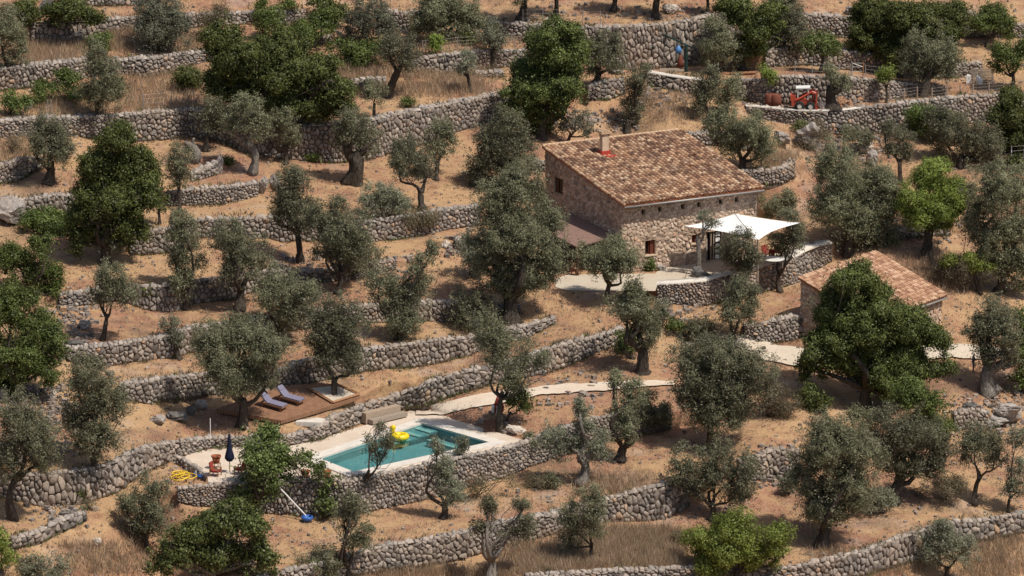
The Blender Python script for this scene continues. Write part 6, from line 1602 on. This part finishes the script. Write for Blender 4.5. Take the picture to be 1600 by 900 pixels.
fence([(1352,122),(1380,125),(1414,127),(1440,130)], 1.2, 'wire fence running behind the small bright green tree')
fence([(224,172),(268,168),(303,166)], 1.4, 'wire fence left of the widest upper left crown')
fence([(817,38),(848,37),(880,38),(910,40),(938,41)], 1.4, 'wire fence on the top edge of the high wall above the big carob')
fence([(660,84),(665,83),(688,82),(715,78),(760,76),(803,73)], 1.2, 'wire fence in front of the dense dark olive at the top')
fence([(75,183),(80,182)], 1.5, 'two thin leaning stakes on the long wall near the left')
fence([(1580,254),(1600,252),(1625,251)], 1.5, 'white wire fence at the right edge below the dark thicket', 'white_paint')
# hollow dead stump
q = G(303, 252); m_ = MB(); rg = np.random.default_rng(3); limb(m_, (0,0,-0.2), (-0.2,0,1.3), 0.5, 0.3, rng=rg, n=9); limb(m_, (-0.2,0,1.1), (-0.75,0,1.7), 0.28, 0.12, rng=rg); limb(m_, (-0.2,0,1.1), (0.1,0,1.9), 0.22, 0.1, rng=rg)
tag(m_.build('tree_stump', M['bark_grey'], None, smooth=True, loc=q), 'gnarled silver dead stump beside the short rubble wall', 'stump')
q = G(546, 106); m_ = MB(); limb(m_, (0,0,-0.2), (-0.15,0,1.0), 0.28, 0.15, rng=rg, n=8); tag(m_.build('tree_stump', M['bark_grey'], None, smooth=True, loc=q), 'small grey dead stump in dry grass below the green scrub', 'stump')

# ---------------------------------------------------------------- the man by the old olive
def person():
    q = G(1520.5, 583)
    k = 1.0
    joints = {'pelvis':((0,0,0.93),0.135),'waist':((0,-0.01,1.08),0.125),'chest':((0,0,1.30),0.155),'neck':((0.02,0,1.48),0.060),'skull':((0.06,-0.01,1.58),0.088),'crown':((0.07,-0.01,1.69),0.085),
      'shL':((0.02,0.17,1.42),0.065),'shR':((0.02,-0.17,1.42),0.065),'elL':((0.06,0.21,1.15),0.045),'elR':((0.06,-0.22,1.15),0.045),'haL':((0.28,0.12,1.14),0.033),'haR':((0.29,-0.10,1.16),0.033),
      'hipL':((0,0.09,0.88),0.095),'hipR':((0,-0.09,0.88),0.095),'knL':((0.03,0.11,0.50),0.062),'knR':((0.02,-0.11,0.50),0.062),'anL':((0,0.12,0.09),0.042),'anR':((-0.02,-0.12,0.09),0.042),
      'toL':((0.17,0.13,0.04),0.038),'toR':((0.15,-0.13,0.04),0.038)}
    hands = {}
    E = [('pelvis','waist'),('waist','chest'),('chest','neck'),('neck','skull'),('skull','crown'),('chest','shL'),('chest','shR'),('shL','elL'),('shR','elR'),('elL','haL'),('elR','haR'),
         ('pelvis','hipL'),('pelvis','hipR'),('hipL','knL'),('hipR','knR'),('knL','anL'),('knR','anR'),('anL','toL'),('anR','toR')]
    for sd_, base in (('L', (0.28,0.12,1.14)), ('R', (0.29,-0.10,1.16))):
        for i in range(5):
            off = (-0.03+0.016*i) if i < 4 else 0
            tip = (base[0]+(0.10 if i < 4 else 0.045), base[1]+off*1.3, base[2]+(0.02 if i < 4 else 0.05))
            joints['f%s%d' % (sd_, i)] = (tip, 0.011); E.append(('ha'+sd_, 'f%s%d' % (sd_, i)))
    names = list(joints); me = bpy.data.meshes.new('person'); me.from_pydata([joints[n][0] for n in names], [(names.index(a), names.index(b)) for a, b in E], [])
    o = bpy.data.objects.new('tmp', me); sc.collection.objects.link(o); m = o.modifiers.new('skin', 'SKIN')
    for i, n in enumerate(names):
        me.skin_vertices[0].data[i].radius = (joints[n][1], joints[n][1]*(0.72 if n in ('waist','chest','pelvis') else 1)); 
    me.skin_vertices[0].data[0].use_root = True
    o.modifiers.new('sub', 'SUBSURF').levels = 1
    dg = bpy.context.evaluated_depsgraph_get(); me2 = bpy.data.meshes.new_from_object(o.evaluated_get(dg)); bpy.data.objects.remove(o)
    me2.name = 'person'; me2.materials.clear()
    for mt in ('skin', 'shirt_blue', 'shorts_grey', 'hair_dark', 'rubber'): me2.materials.append(M[mt])
    for f in me2.polygons:
        c = f.center; f.use_smooth = True
        if c.z > 1.62 or (c.z > 1.55 and c.x < 0.03): i = 3
        elif c.z > 1.49: i = 0
        elif c.z > 0.92 and (c.x < 0.20): i = 1
        elif c.x >= 0.20 and c.z > 0.8: i = 0
        elif c.z > 0.47: i = 2
        elif c.z > 0.10: i = 0
        else: i = 4
        f.material_index = i
    r = link('person', me2, loc=q); r.rotation_euler = (0,0,0.15); tag(r, 'man in a dark blue shirt standing beside the old hollow olive, hands raised in front', 'person')
    ph = MB(); ph.box((0.37,0.01,1.19), (0.02,0.08,0.14), 0, 0, 0.6); o2 = ph.build('phone', M['black_metal'], None, loc=q); o2.rotation_euler = (0,0,0.15); tag(o2, 'small dark object held up by the man in the dark blue shirt', 'handheld object')
person()
